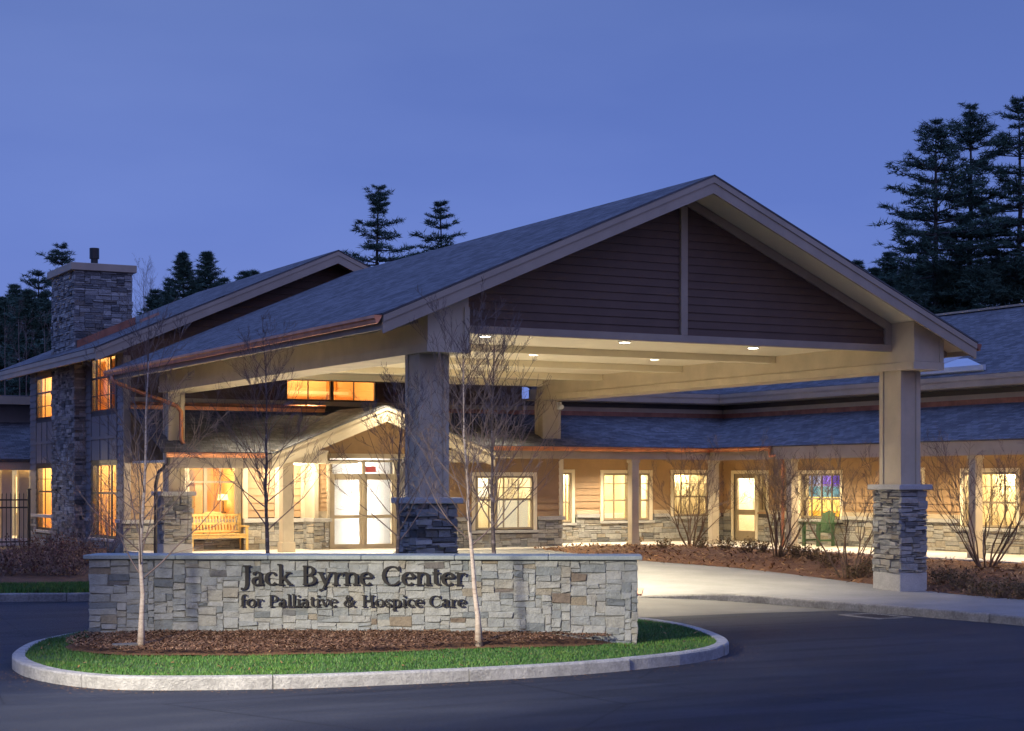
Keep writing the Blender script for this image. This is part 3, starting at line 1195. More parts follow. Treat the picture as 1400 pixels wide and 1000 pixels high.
GLY = {
    'J': (.50, [([(.30, .96), (.30, .05), (.27, -.10), (.19, -.20), (.08, -.22)], None), ([(.03, -.19), (.11, -.19)], .12), S(.30, .965, .36)]),
    'a': (.56, [([(.07, .52), (.12, .62), (.24, .67), (.35, .61), (.38, .48), (.38, .12), (.43, .04), (.53, .05)], None), (arc(.23, .20, .165, .185, 60, 330), None), ([(.36, .42), (.22, .37), (.12, .30)], .085)]),
    'c': (.54, [(arc(.30, .335, .23, .31, 48, 318), None), ([(.44, .56), (.46, .50)], .12)]),
    'k': (.66, [st(.15, .03, 1.05), ([(.2, .28), (.47, .62)], .075), ([(.28, .38), (.55, .04)], TK), S(.15, .035), S(.09, 1.04, .18), S(.48, .635, .24), S(.56, .035, .24)]),
    'B': (.74, [st(.18, .03, .97), (arc(.28, .735, .26, .225, 90, -90), None), (arc(.28, .275, .32, .235, 90, -90), None), ([(.08, .96), (.30, .96)], .075), ([(.15, .51), (.3, .51)], .075), ([(.08, .04), (.30, .04)], .075)]),
    'y': (.60, [([(.10, .63), (.31, .08)], TK), ([(.52, .63), (.32, .08), (.22, -.18), (.10, -.26)], .085), S(.10, .64, .28), S(.51, .64, .22), ([(.05, -.24), (.12, -.24)], .12)]),
    'r': (.48, [st(.16, .03, .64), (arc(.36, .40, .20, .22, 165, 60), None), ([(.41, .56), (.46, .52)], .14), S(.16, .035), S(.10, .635, .18)]),
    'n': (.70, [st(.16, .03, .64), (arc(.36, .42, .20, .21, 170, 0), None), st(.555, .03, .43), S(.16, .035, .28), S(.10, .635, .18), S(.56, .035, .28)]),
    'e': (.58, [(arc(.30, .335, .23, .31, 12, 318), None), ([(.10, .385), (.52, .385)], .075)]),
    'C': (.86, [(arc(.46, .485, .37, .47, 42, 318), None), ([(.755, .97), (.755, .70)], .07), ([(.72, .17), (.78, .24)], .07)]),
    't': (.42, [([(.18, .84), (.18, .14), (.24, .05), (.38, .07)], None), ([(.04, .635), (.37, .635)], .08)]),
    'f': (.42, [([(.17, .03), (.17, .80), (.22, .98), (.33, 1.03), (.43, .98)], None), ([(.04, .635), (.36, .635)], .08), S(.17, .035), ([(.40, .95), (.45, .95)], .12)]),
    'o': (.64, [(arc(.32, .335, .25, .31, 0, 360, 22), None)]),
    'P': (.68, [st(.18, .03, .97), (arc(.28, .70, .30, .26, 90, -90), None), ([(.08, .96), (.30, .96)], .075), ([(.16, .44), (.3, .44)], .07), S(.18, .035, .34)]),
    'l': (.32, [st(.16, .03, 1.05), S(.16, .035), S(.10, 1.04, .18)]),
    'i': (.32, [st(.16, .03, .64), S(.16, .035), S(.10, .635, .18), ([(.16, .84), (.16, .99)], .155)]),
    'v': (.58, [([(.10, .63), (.30, .05)], TK), ([(.50, .63), (.31, .05)], .085), S(.10, .64, .26), S(.49, .64, .20)]),
    '&': (.86, [([(.70, .04), (.26, .62), (.22, .78), (.30, .93), (.42, .93), (.49, .80), (.42, .65), (.18, .48), (.09, .30), (.12, .12), (.27, .03), (.45, .10), (.62, .34), (.68, .50)], None), S(.69, .515, .24), S(.74, .035, .20)]),
    'H': (.90, [st(.19, .03, .97), st(.71, .03, .97), ([(.2, .5), (.7, .5)], .08), S(.19, .035, .34), S(.19, .965, .34), S(.71, .035, .34), S(.71, .965, .34)]),
    's': (.48, [([(.41, .54), (.36, .62), (.25, .66), (.13, .61), (.10, .50), (.17, .40), (.33, .29), (.41, .19), (.37, .07), (.24, .02), (.12, .05), (.06, .14)], None), ([(.41, .62), (.41, .48)], .06), ([(.07, .20), (.07, .05)], .06)]),
    'p': (.68, [st(.16, -.27, .64), (arc(.31, .335, .24, .31, 150, -150), None), S(.16, -.265), S(.10, .635, .18)]),
}


def letters(text, u0, u1, base, cap):
    adv = sum(.36 if c == ' ' else GLY[c][0] for c in text)
    sx = (u1 - u0) / adv
    x = 0
    for ch in text:
        if ch == ' ':
            x += .36
            continue
        wd, strokes = GLY[ch]
        mb = MB()
        for k, (pts, wdt) in enumerate(strokes):
            d0, d1 = .056 + k * .0012, .074 + k * .0012
            P = [V3((p[0], p[1], 0)) for p in pts]
            n = len(P)
            lft, rgt = [], []
            for i in range(n):
                t = (P[min(i + 1, n - 1)] - P[max(i - 1, 0)]).normalized()
                if n > 3 and (P[0] - P[-1]).length < 1e-4 and i in (0, n - 1):
                    t = (P[1] - P[-2]).normalized()
                w = wdt if wdt else TN + (TK + .02 - TN) * abs(t.y) ** 1.3
                nn = V3((-t.y, t.x, 0)) * (w / 2)
                lft.append(P[i] + nn)
                rgt.append(P[i] - nn)
            for i in range(n - 1):
                q = [lft[i], rgt[i], rgt[i + 1], lft[i + 1]]
                q = [(u0 + (x + a.x) * sx, base + a.y * cap) for a in q]
                mb.hexa([wf.p(a, z, d0) for a, z in q] + [wf.p(a, z, d1) for a, z in q])
        mb.build("letter", M['letters'], wall)
        x += wd


def wall_uz(px, py):
    d = ray(px, py)
    o = V3((0, 0, CAM_Z))
    q = wf.p(0, 0, .08)
    t = ((q - o).dot(WN)) / d.dot(WN)
    p = o + d * t
    return (p - WA).dot(WU), p.z


ua, zb1 = wall_uz(328, 800)
ub, zt1 = wall_uz(637, 773.5)
letters("Jack Byrne Center", ua, ub, wall_uz(480, 800.5)[1], wall_uz(480, 773.5)[1] - wall_uz(480, 800.5)[1])
letters("for Palliative & Hospice Care", ua, ub, wall_uz(480, 830)[1], wall_uz(480, 814)[1] - wall_uz(480, 830)[1])

# a flat cover in the mulch
p = on_ground(172, 884, .24)
mb = MB()
c = V3((p.x, p.y, mulch_z(p.x, p.y, .25) + .02))
mb.box(c.x - .16, c.x + .16, c.y - .09, c.y + .09, c.z - .05, c.z + .012)
cv = mb.build("ground_cover_plate", paint("weathered_plate", (.10, .095, .09)), bevel=.01)
tag(cv, "flat grey cover plate in the mulch beside the left birch", "cover plate")

# the street lamp by the road behind the camera that lights the lawn and kerb
LX, LY = -3.2, 12.8
sl = thing("street_lamp", "tall dark street lamp beside the road lighting the island", "street lamp", (LX, LY, 0))
mb = MB()
mb.tube([(LX, LY, 0), (LX, LY, .3), (LX, LY, 6.2)], [.09, .07, .05], 10)
mb.tube([(LX, LY, 6.1), (LX + .4, LY + .4, 6.35), (LX + .7, LY + .7, 6.4)], .03, 8)
mb.build("pole", M['iron'], sl)
mb = MB()
mb.box(LX + .45, LX + .95, LY + .55, LY + .85, 6.36, 6.46)
mb.build("lamp_head", M['iron'], sl)
L = light("street_lamp_light", 'SPOT', (LX + .7, LY + .7, 6.34), 21500, (1.0, .90, .72), sl, spot_size=radians(42), spot_blend=1.0, shadow_soft_size=.9)
L.rotation_euler = (V3((7.2, 19.0, .2)) - V3((LX + .7, LY + .7, 6.34))).to_track_quat('-Z', 'Y').to_euler()

# ------------------------------------------------------------------ ENTRANCE CANOPY
can = thing("entrance_canopy", "big gabled drive-through canopy on four stone-footed posts before the entrance", "canopy", (18.5, 35, .17))
RX, RZ = 18.55, 7.98
EXL, EXR, EZ = 11.94, 24.88, 5.15
Y0, Y1 = 27.05, 44.0
BL0, BL1, BR0, BR1 = 12.92, 13.70, 23.57, 24.31
PROF = [(EXL, EZ), (RX, RZ), (EXR, EZ)]
slL, slR = (RZ - EZ) / (RX - EXL), (RZ - EZ) / (EXR - RX)
roof_slab("roof", [(EXL - .03, Y0 - .03, EZ + .01), (EXL - .03, Y1 + .03, EZ + .01), (RX, Y1 + .03, RZ + .015), (RX, Y0 - .03, RZ + .015)], can, .03)
roof_slab("roof", [(EXR + .03, Y1 + .03, EZ + .01), (EXR + .03, Y0 - .03, EZ + .01), (RX, Y0 - .03, RZ + .015), (RX, Y1 + .03, RZ + .015)], can, .03)
mb = MB()
chevron(mb, [(EXL + .03, EZ + .03 * slL), (RX, RZ), (EXR - .03, EZ + .03 * slR)], .035, .17, Y0 + .06, Y1 - .06)
mb.build("soffit", M['cream'], can)
for (ya, yb) in ((Y0, Y0 + .055), (Y1 - .055, Y1)):
    mb = MB()
    chevron(mb, PROF, .02, .13, ya - .022 if ya == Y0 else ya, yb if ya == Y0 else yb + .022)
    chevron(mb, PROF, .13, .325, ya, yb)
    mb.build("rake_fascia", M['tan'], can)
for x, s in ((EXL, 1), (EXR, -1)):
    mb = MB()
    mb.box(min(x, x + s * .04), max(x, x + s * .04), Y0 + .06, Y1 - .06, EZ - .25, EZ - .03)
    mb.build("eave_fascia", M['tan'], can)


def gutter(par, name, a, b, out, mat='copper', sz=.12):
    """ogee gutter along a to b; out is the horizontal direction away from the wall"""
    a, b, out = V3(a), V3(b), V3(out)
    prof = [(0, 0), (.02, -.1), (.6, -1.0), (.85, -1.0), (.92, -.55), (1.05, -.35), (1.05, 0), (.98, 0), (.96, -.3), (.8, -.8), (.3, -.8), (.06, 0)]
    poly = [a + out * (p[0] * sz) + V3((0, 0, p[1] * sz)) for p in prof]
    mb = MB()
    n = len(poly)
    off = b - a
    mb.add([*poly, *[q + off for q in poly]], [(i, (i + 1) % n, (i + 1) % n + n, i + n) for i in range(n)])
    for e in (V3((0, 0, 0)), off):
        mb.quad(*[poly[i] + e for i in (0, 2, 3, 4)])
        mb.quad(*[poly[i] + e for i in (0, 4, 5, 6)])
    return mb.build(name, M[mat], par)


gutter(can, "gutter", (EXL - .005, Y0 + .02, EZ - .02), (EXL - .005, Y1 - .02, EZ - .02), (-1, 0, 0), 'copper', .14)
gutter(can, "gutter", (EXR + .005, Y0 + .02, EZ - .02), (EXR + .005, Y1 - .02, EZ - .02), (1, 0, 0), 'copper_dull', .14)
for x0, x1, bt in ((BL0, BL1, 4.58), (BR0, BR1, 4.60)):
    mb = MB()
    xm = (x0 + x1) / 2
    sl_ = slL if xm < RX else slR
    za, zb = (EZ + (x0 - EXL) * slL - .18, EZ + (x1 - EXL) * slL - .18) if xm < RX else (EZ + (EXR - x0) * slR - .18, EZ + (EXR - x1) * slR - .18)
    mb.hexa([(x0, 27.40, bt + .16), (x1, 27.40, bt + .16), (x1, 42.95, bt + .16), (x0, 42.95, bt + .16), (x0, 27.40, za), (x1, 27.40, zb), (x1, 42.95, zb), (x0, 42.95, za)])
    mb.box(x0 - .022, x1 + .022, 27.378, 42.97, bt, bt + .155)
    for xx in ((x0 - .01, x0 + .09), (x1 - .09, x1 + .01)):
        mb.box(xx[0], xx[1], 27.375, 27.399, bt + .16, min(za, zb) - .02)
    mb.build("beam", M['khaki'], can)
gF = Frame((0, 28.14, 0), (1, 0, 0), (0, -1, 0))


def gclip(z):
    return (max(BL1, EXL + (z + .19 - EZ) / slL), min(BR0, EXR - (z + .19 - EZ) / slR))


mb = MB()
siding(mb, gF, BL1, BR0, 5.12, 7.75, clip=gclip, ex=.15)
mb.build("gable_siding", M['brown_siding'], can)
mb = MB()
mb.prism([(BL1, 28.145, 5.0), (BR0, 28.145, 5.0), (BR0, 28.145, gclip(5.4)[0] * 0 + EZ + (EXR - BR0) * slR - .2), (RX, 28.145, RZ - .2), (BL1, 28.145, EZ + (BL1 - EXL) * slL - .2)], (0, .12, 0))
mb.build("gable_wall", M['darkbox'], can)
mb = MB()
mb.box(BL1, BR0 - .002, 28.05, 28.16, 4.985, 5.125)
mb.build("gable_trim", M['tan'], can, bevel=.006)
mb = MB()
mb.box(18.58 - .075, 18.58 + .075, 28.06, 28.14, 5.127, 7.56)
mb.build("king_post_trim", M['tan'], can, bevel=.006)
mb = MB()
chevron(mb, [(BL1, EZ + (BL1 - EXL) * slL), (RX, RZ), (BR0, EZ + (EXR - BR0) * slR)], .18, .36, 28.07, 28.135)
mb.build("rake_trim", M['tan'], can)
mb = MB()
mb.box(BR0 - .16, BR0 - .002, 28.064, 28.13, 5.127, EZ + (EXR - BR0) * slR - .2)
mb.build("gable_end_trim", M['tan'], can)
# back gable, plain
mb = MB()
mb.prism([(BL1, 43.3, 5.0), (BR0, 43.3, 5.0), (BR0, 43.3, EZ + (EXR - BR0) * slR - .2), (RX, 43.3, RZ - .2), (BL1, 43.3, EZ + (BL1 - EXL) * slL - .2)], (0, .12, 0))
mb.build("gable_wall", M['brown_siding'], can)
mb = MB()
mb.box(BL1, BR0, 28.165, 43.29, 5.14, 5.20)
mb.build("ceiling", M['cream'], can)
for y in (31.98, 35.69, 39.41, 42.6):
    mb = MB()
    mb.box(BL1 + .002, BR0 - .002, y, y + .30, 5.0 - .01, 5.138)
    mb.build("cross_beam", M['cream'], can)
for yy in (30.0, 33.75, 37.5, 41.1):
    for x in (15.35, 18.45, 21.55):
        mb = MB()
        mb.disc((x, yy, 5.118), .13, .02)
        dl = mb.build("downlight", M['white'], can)
        mb = MB()
        mb.disc((x, yy, 5.108), .10, .008)
        mb.build("lens", M['lamp_glow'], dl)
        light("downlight_lamp", 'SPOT', (x, yy, 5.09), (2550 if x < 20 else 950) if yy < 41 else 700, (1, .875, .64), dl, spot_size=radians(116), spot_blend=.9, shadow_soft_size=.10)
# exposed rafter tails under the two eaves
for k in range(15):
    y = Y0 + .75 + k * 1.12
    for x, s in ((EXL, 1), (EXR, -1)):
        mb = MB()
        mb.hexa([(x + s * .10, y, EZ - .26), (x + s * .10, y + .14, EZ - .26), (x + s * .98, y + .14, EZ - .05), (x + s * .98, y, EZ - .05),
                 (x + s * .10, y, EZ - .15), (x + s * .10, y + .14, EZ - .15), (x + s * .98, y + .14, EZ + .23), (x + s * .98, y, EZ + .23)])
        mb.build("rafter_tail", M['tan'], can)


def pier_post(x0, x1, y0, y1, zb, zc, zt, seed, plinth=True, post=(.09, .09), stone='stone'):
    """stone pier with plinth and cap stone, panelled post above"""
    mb = MB()
    mb.box(x0 + .045, x1 - .045, y0 + .045, y1 - .045, zb, zc - .1)
    col = mb.build("column", M['mortar'], can)
    zs = zb
    if plinth:
        mb = MB()
        mb.box(x0 - .004, x1 + .004, y0 - .004, y1 + .004, zb - .1, zb + .34)
        mb.build("plinth", M['capstone'], col, bevel=.012)
        zs = zb + .345
    mb = MB()
    for o, u, n, w in (((x0, y0 + .045, 0), (1, 0, 0), (0, -1, 0), x1 - x0), ((x1, y1 - .045, 0), (-1, 0, 0), (0, 1, 0), x1 - x0),
                       ((x0 + .045, y1, 0), (0, -1, 0), (-1, 0, 0), y1 - y0), ((x1 - .045, y0, 0), (0, 1, 0), (1, 0, 0), y1 - y0)):
        stones(mb, Frame(o, u, n), .004, w - .004, zs, zc - .11, cu=.06, cz=.045, ws=(2, 3, 4, 5, 6, 7), hs=(1, 1, 2, 2, 3), proud=(.018, .085), seed=seed + int(w * 100) + int(n[0] * 3 + n[1] * 5), jit=.011)
    mb.build("stone_veneer", M[stone], col)
    mb = MB()
    mb.box(x0 - .085, x1 + .085, y0 - .085, y1 + .085, zc - .108, zc)
    mb.build("cap_stone", M['capstone'], col, bevel=.014)
    a, b, c, e = x0 + post[0], x1 - post[0], y0 + post[1], y1 - post[1]
    mb = MB()
    mb.box(a + .025, b - .025, c + .025, e - .025, zc, zt)
    w = .11
    for xx0, xx1 in ((a, a + w), (b - w, b)):
        for yy0, yy1 in ((c, c + w), (e - w, e)):
            mb.box(xx0, xx1, yy0, yy1, zc + .001, zt)
    mb.build("post", M['khaki'], col)


pier_post(23.53, 24.22, 27.76, 28.60, gz(27.76) + .17, 2.31, 4.60, 31)
pier_post(12.87, 13.66, 27.76, 28.56, .16, 2.09, 4.58, 41, post=(.11, .10), stone='stone_blue')
pier_post(12.92, 13.66, 42.62, 43.30, .5, 2.13, 4.58, 51, post=(.16, .11))
mb = MB()
mb.box(23.665, 24.185, 42.755, 43.165, 3.2, 4.60)
for xx0, xx1 in ((23.64, 23.75), (24.10, 24.21)):
    for yy0, yy1 in ((42.73, 42.84), (43.08, 43.19)):
        mb.box(xx0, xx1, yy0, yy1, 3.201, 4.60)
mb.build("post", M['khaki'], can)
# copper downspout from the left gutter to the back post
mb = MB()
dp = [(EXL - .1, 43.3, 4.98), (EXL - .1, 43.3, 4.86), (EXL + .1, 43.2, 4.76), (13.26, 42.62, 4.24), (13.36, 42.58, 4.1), (13.36, 42.58, 3.42), (13.40, 42.50, 3.3)]
mb.tube(dp, .055, 10)
mb.build("downspout", M['copper'], can, smooth=True)
mb = MB()
mb.box(23.62 + .40, 23.62 + .5, 42.52, 42.62, 4.36, 4.56)
mb.tube([(24.07, 42.52, 4.46), (24.03, 42.36, 4.42)], [.05, .065], 10)
sc_ = mb.build("security_camera", M['white'], can)

# ------------------------------------------------------------------ TWO-STOREY BUILDING WITH THE CHIMNEY
tb = thing("two_storey_building", "two-storey gabled building with stone chimney and amber lit windows at the left", "building", (18, 48, .4))
TXL, TXR, TRX, TEZ, TRZ, TY0, TY1 = 11.66, 24.75, 18.20, 5.74, 8.56, 44.2, 56.2
WX, WY = 12.6, 45.0
tsl = (TRZ - TEZ) / (TRX - TXL)
roof_slab("roof", [(TXL - .03, TY0 - .03, TEZ + .01), (TXL - .03, TY1, TEZ + .01), (TRX, TY1, TRZ + .02), (TRX, TY0 - .03, TRZ + .02)], tb, .03)
roof_slab("roof", [(TXR + .03, TY1, TEZ + .01), (TXR + .03, TY0 - .03, TEZ + .01), (TRX, TY0 - .03, TRZ + .02), (TRX, TY1, TRZ + .02)], tb, .03)
TP = [(TXL, TEZ), (TRX, TRZ), (TXR, TEZ)]
mb = MB()
chevron(mb, [(TXL + .03, TEZ + .013), (TRX, TRZ), (TXR - .03, TEZ + .013)], .035, .18, TY0 + .06, TY1 - .02)
mb.build("soffit", M['tan'], tb)
mb = MB()
chevron(mb, TP, .02, .13, TY0 - .02, TY0 + .055)
chevron(mb, TP, .13, .34, TY0, TY0 + .05)
mb.build("rake_fascia", M['tan'], tb)
mb = MB()
mb.box(TXL, TXL + .04, TY0 + .06, TY1, TEZ - .27, TEZ - .02)
mb.box(TXL - .022, TXL - .001, TY0 + .06, TY1, TEZ - .13, TEZ - .01)
mb.build("eave_fascia", M['tan'], tb)
for k in range(11):
    y = TY0 + .5 + k * 1.1
    mb = MB()
    mb.hexa([(TXL + .05, y, TEZ - .28), (TXL + .05, y + .14, TEZ - .28), (TXL + .93, y + .14, TEZ - .05), (TXL + .93, y, TEZ - .05),
             (TXL + .05, y, TEZ - .17), (TXL + .05, y + .14, TEZ - .17), (TXL + .93, y + .14, TEZ + .22), (TXL + .93, y, TEZ + .22)])
    mb.build("rafter_tail", M['tan'], tb)
# front wall
fF = Frame((0, WY, 0), (1, 0, 0), (0, -1, 0))
upw = (on_y(390, 540, WY).x, on_y(515, 540, WY).x, on_y(450, 549.5, WY).z, 5.75)
uh = [upw]


def tclip(z):
    return (max(WX, TXL + (z + .2 - TEZ) / tsl), min(24.2, TXR - (z + .2 - TEZ) / tsl))


LW = (on_y(256, 660, WY).x, on_y(324, 660, WY).x, .95, on_y(290, 636, WY).z)
mb = MB()
core(mb, fF, WX, 24.2, .3, 5.7, [upw, LW])
mb.prism([(WX, WY + .002, 5.7), (24.2, WY + .002, 5.7), (24.2, WY + .002, TEZ + .03), (TRX, WY + .002, TRZ - .2), (WX, WY + .002, TEZ + (WX - TXL) * tsl - .2)], (0, .15, 0))
mb.build("front_wall", M['darkbox'], tb)
mb = MB()
siding(mb, fF, WX, 24.2, 4.55, 8.3, [upw], tclip)
mb.build("gable_siding", M['brown_siding'], tb)
mb = MB()
siding(mb, fF, WX, 17.6, 1.36, 4.2, [LW])
mb.build("front_siding", M['tan_siding'], tb)
mb = MB()
fF.box(mb, WX - .02, WX + .17, 1.39, 5.62, .0, .05)
fF.box(mb, WX + .171, 24.2, 4.42, 4.55, .0, .05)
mb.build("corner_trim", M['tan'], tb, bevel=.006)
mb = MB()
fF.box(mb, WX - .06, 17.6, 1.29, 1.388, -.02, .10)
mb.build("water_table", M['capstone'], tb, bevel=.006)
mb = MB()
stones(mb, fF, WX - .03, 17.6, .4, 1.285, [(LW[0] - .12, LW[1] + .12, .9, 2)], cu=.07, cz=.06, proud=(.02, .05), seed=71)
mb.build("stone_base", M['stone'], tb)
window(tb, fF, *upw, cols=4, rows=(), mids=[lerp(upw[0], upw[1], .505)], sash='dark', casing=False, sill=False,
       room=dict(depth=2.2, wall='room_orange', power=70, color=WARM, top=.3, strips=[("wood_panel", 'wood_door', .76, .86, 0, 1, 2.05), ("ceiling_beam", 'curtain', 0, 1, .25, .32, 2.0)]))
window(tb, fF, *LW, cols=3, rows=(.76,), mids=[lerp(LW[0], LW[1], .36)], sash='khaki', sill=True, cas='khaki',
       room=dict(depth=2.6, wall='room_orange', power=52, color=WARM, floor=.5, strips=[("inner_window", 'curtain', .05, .22, .3, .72, 2.4), ("inner_window", 'curtain', .72, .96, .25, .72, 2.4), ("wood_door", 'wood_door', .42, .64, -.3, .8, 2.45), ("sideboard", 'wood_door', 0, 1, .05, .2, 1.9)]))


def table_lamp(x, y, z, label, r=.17, h=.26, stand=.35):
    t = thing("table_lamp", label, "lamp", (x, y, z - stand))
    m_ = MB()
    m_.tube([(x, y, z - stand), (x, y, z - stand + .03), (x, y, z - stand + .05), (x, y, z)], [.09, .09, .02, .02], 12)
    m_.build("lamp_base", M['dark'], t)
    m_ = MB()
    m_.tube([(x, y, z), (x, y, z + h)], [r, r * .8], 18, cap=False)
    m_.build("lamp_shade", M['shade_glow'], t, smooth=True)
    light("lamp_bulb", 'POINT', (x, y, z + h * .5), 6, WARM, t, shadow_soft_size=.08)
    return t


p = on_y(305, 684, 46.4)
table_lamp(p.x, p.y, p.z, "small lit table lamp behind the window over the wooden bench", .15, .16)

# left wall with four tall windows beside the chimney
lF = Frame((WX, 0, 0), (0, 1, 0), (-1, 0, 0))


def ly(px):
    return on_x(px, 650, WX).y


def lz(px, py):
    return on_x(px, py, WX).z


w1 = (ly(160), ly(127), lz(143, 735), lz(143, 634))
w2 = (ly(158.5), ly(126), lz(143, 563), lz(143, 487))
w3 = (ly(72), ly(51.5), lz(62, 724), lz(62, 638))
w4 = (ly(72), ly(51), lz(62, 573), lz(62, 515))
LWH = [w1, w2, w3, w4]
mb = MB()
core(mb, lF, WY + .16, 55.4, .3, 5.72, LWH)
mb.box(WX + .1, 24.2, 55.25, 55.4, .3, 5.7)
mb.box(24.05, 24.2, WY + .17, 55.2, .3, 5.7)
mb.build("side_wall", M['darkbox'], tb)
for u0, u1 in ((WY, w1[0] - .12), (w1[1] + .12, w3[0] - .12), (w3[1] + .12, 55.4)):
    mb = MB()
    siding(mb, lF, u0, u1, 1.4, 5.72)
    mb.build("side_siding", M['grey_panel'], tb)
mb = MB()
stones(mb, lF, WY - .03, 55.4, .3, 1.3, [(w1[0] - .1, w1[1] + .1, w1[2] - .12, 3), (w3[0] - .1, w3[1] + .1, w3[2] - .12, 3)], cu=.08, cz=.07, proud=(.02, .05), seed=77)
mb.build("stone_base", M['stone_blue'], tb)
for u0, u1 in ((WY - .05, w1[0] - .12), (w1[1] + .12, 55.4)):
    mb = MB()
    lF.box(mb, u0, u1, 1.303, 1.398, -.02, .09)
    mb.build("water_table", M['capstone'], tb, bevel=.006)
for (a, b, c) in ((w1, w2, 0), (w3, w4, 1)):
    mb = MB()
    u0, u1 = a[0] - .10, a[1] + .10
    lF.box(mb, u0, u1, a[3] + .1, b[2] - .1, -.01, .02)
    for q in (0, .33, .66, 1):
        u = lerp(u0, u1 - .05, q)
        lF.box(mb, u, u + .05, a[3] + .1, b[2] - .1, .021, .045)
    zm = lerp(a[3], b[2], .5)
    lF.box(mb, u0, u1, zm - .04, zm + .04, .0215, .05)
    mb.build("board_panel", M['grey_panel'], tb)
warmroom = dict(depth=2.0, wall='room_orange', power=85, color=WARM)
stA = [("curtain", 'curtain', .02, .2, 0, 1, .3), ("curtain", 'curtain', .55, .76, 0, 1, .9), ("wood_panel", 'wood_door', .8, .98, 0, 1, .5)]
window(tb, lF, *w1, cols=3, rows=(.60,), mids=[lerp(w1[0], w1[1], .22), lerp(w1[0], w1[1], .80)], sash='dark', cas='dark', flat=True, room=dict(warmroom, strips=stA[:2]))
window(tb, lF, *w2, cols=3, rows=(.62, .3), mids=[lerp(w2[0], w2[1], .22), lerp(w2[0], w2[1], .80)], sash='dark', cas='dark', flat=True, sill=False, room=dict(warmroom, power=60, strips=stA))
window(tb, lF, *w3, cols=2, rows=(.60, .8), sash='dark', cas='dark', flat=True, room=dict(warmroom, strips=stA[:2]))
window(tb, lF, *w4, cols=2, rows=(.62, .3), sash='dark', cas='dark', flat=True, sill=False, room=dict(warmroom, power=60, strips=stA[:2]))
p = on_x(155, 705, WX + .75)
table_lamp(p.x, p.y, p.z, "lit lamp with drum shade inside the window nearest the left corner", .22, .34, .8)

# chimney
ch = MB()
CX0, CX1, CY0, CY1, CZ = 12.25, 13.88, 48.7, 51.3, 8.18
ch.box(CX0 + .04, CX1 - .04, CY0 + .04, CY1 - .04, .3, CZ)
chim = ch.build("chimney", M['mortar'], tb)
mb = MB()
for o, u, n, w in (((CX0, CY0 + .04, 0), (1, 0, 0), (0, -1, 0), CX1 - CX0), ((CX1, CY1 - .04, 0), (-1, 0, 0), (0, 1, 0), CX1 - CX0),
                   ((CX0 + .04, CY1, 0), (0, -1, 0), (-1, 0, 0), CY1 - CY0), ((CX1 - .04, CY0, 0), (0, 1, 0), (1, 0, 0), CY1 - CY0)):
    stones(mb, Frame(o, u, n), .004, w - .004, .3, CZ, cu=.075, cz=.06, ws=(2, 3, 4, 5, 6), hs=(1, 1, 1, 2, 2), proud=(.02, .065), seed=int(90 + w * 10 + n[0] * 3))
mb.build("stone_veneer", M['stone_blue'], chim)
mb = MB()
mb.box(CX0 - .10, CX1 + .10, CY0 - .10, CY1 + .10, CZ + .002, CZ + .21)
mb.build("cap", M['tan'], chim, bevel=.012)
fx = on_y(129, 340, 49.6).x
mb = MB()
mb.tube([(fx, 49.6, CZ + .2), (fx, 49.6, CZ + .45), (fx, 49.6, CZ + .452), (fx, 49.6, CZ + .75)], [.10, .10, .135, .135], 14)
mb.build("flue", M['iron'], chim)
mb = MB()
za = TEZ + (12.55 - TXL) * tsl
zb = TEZ + (13.95 - TXL) * tsl
mb.prism([(12.32, CY0 - .055, za - .14), (13.95, CY0 - .055, zb + .02), (13.95, CY0 - .055, zb + .24), (12.32, CY0 - .055, za + .12)], (0, .045, 0))
mb.prism([(13.96, CY0 - .5, zb + .045), (14.5, CY0 - .5, zb + .05 + .54 * tsl), (14.5, CY0 - .46, zb + .09 + .54 * tsl), (13.96, CY0 - .46, zb + .085)], (0, .03, .04))
mb.build("copper_flashing", M['copper_dull'], chim)

# porch along its front: lean-to roof, gutter, fascia, posts
PZ0, PZ1, PY = 3.10, 4.28, 42.0
roof_slab("porch_roof", [(12.72, PY, PZ0), (15.55, PY, PZ0), (18.42, WY - .01, PZ1), (12.72, WY - .01, PZ1)], tb, .03)
mb = MB()
mb.box(12.8, 15.55, PY + .03, PY + .12, PZ0 - .40, PZ0 - .02)
mb.build("porch_fascia", M['tan'], tb)
mb = MB()
mb.box(12.8, 17.9, PY + .13, WY - .06, PZ0 - .26, PZ0 - .2)
mb.build("porch_ceiling", M['cream'], tb)
gutter(tb, "gutter", (12.8, PY + .04, PZ0 - .02), (15.55, PY + .04, PZ0 - .02), (0, -1, 0), 'copper', .12)
mb = MB()
mb.box(12.75, 18.1, WY - .10, WY - .055, PZ1 - .06, PZ1 + .12)
mb.tube([(12.75, WY - .13, PZ1 + .11), (18.1, WY - .13, PZ1 + .11)], .045, 8)
mb.build("copper_flashing", M['copper'], tb)
mb = MB()
mb.tube([(12.86, PY - .02, PZ0 - .12), (12.86, PY, PZ0 - .28), (12.72, 42.35, 2.6), (12.70, 42.52, 2.3), (12.70, 42.55, .55)], .045, 8)
mb.build("downspout", M['dark'], tb)
for px in (408, 290):
    p = on_y(px, 637, 43.2)
    mb = MB()
    mb.disc((p.x, 43.2, PZ0 - .285), .14, .022)
    d_ = mb.build("porch_light", M['lamp_glow'], tb)
    light("porch_lamp", 'POINT', (p.x, 43.2, PZ0 - .36), 190, WARMWHITE, d_, shadow_soft_size=.1)

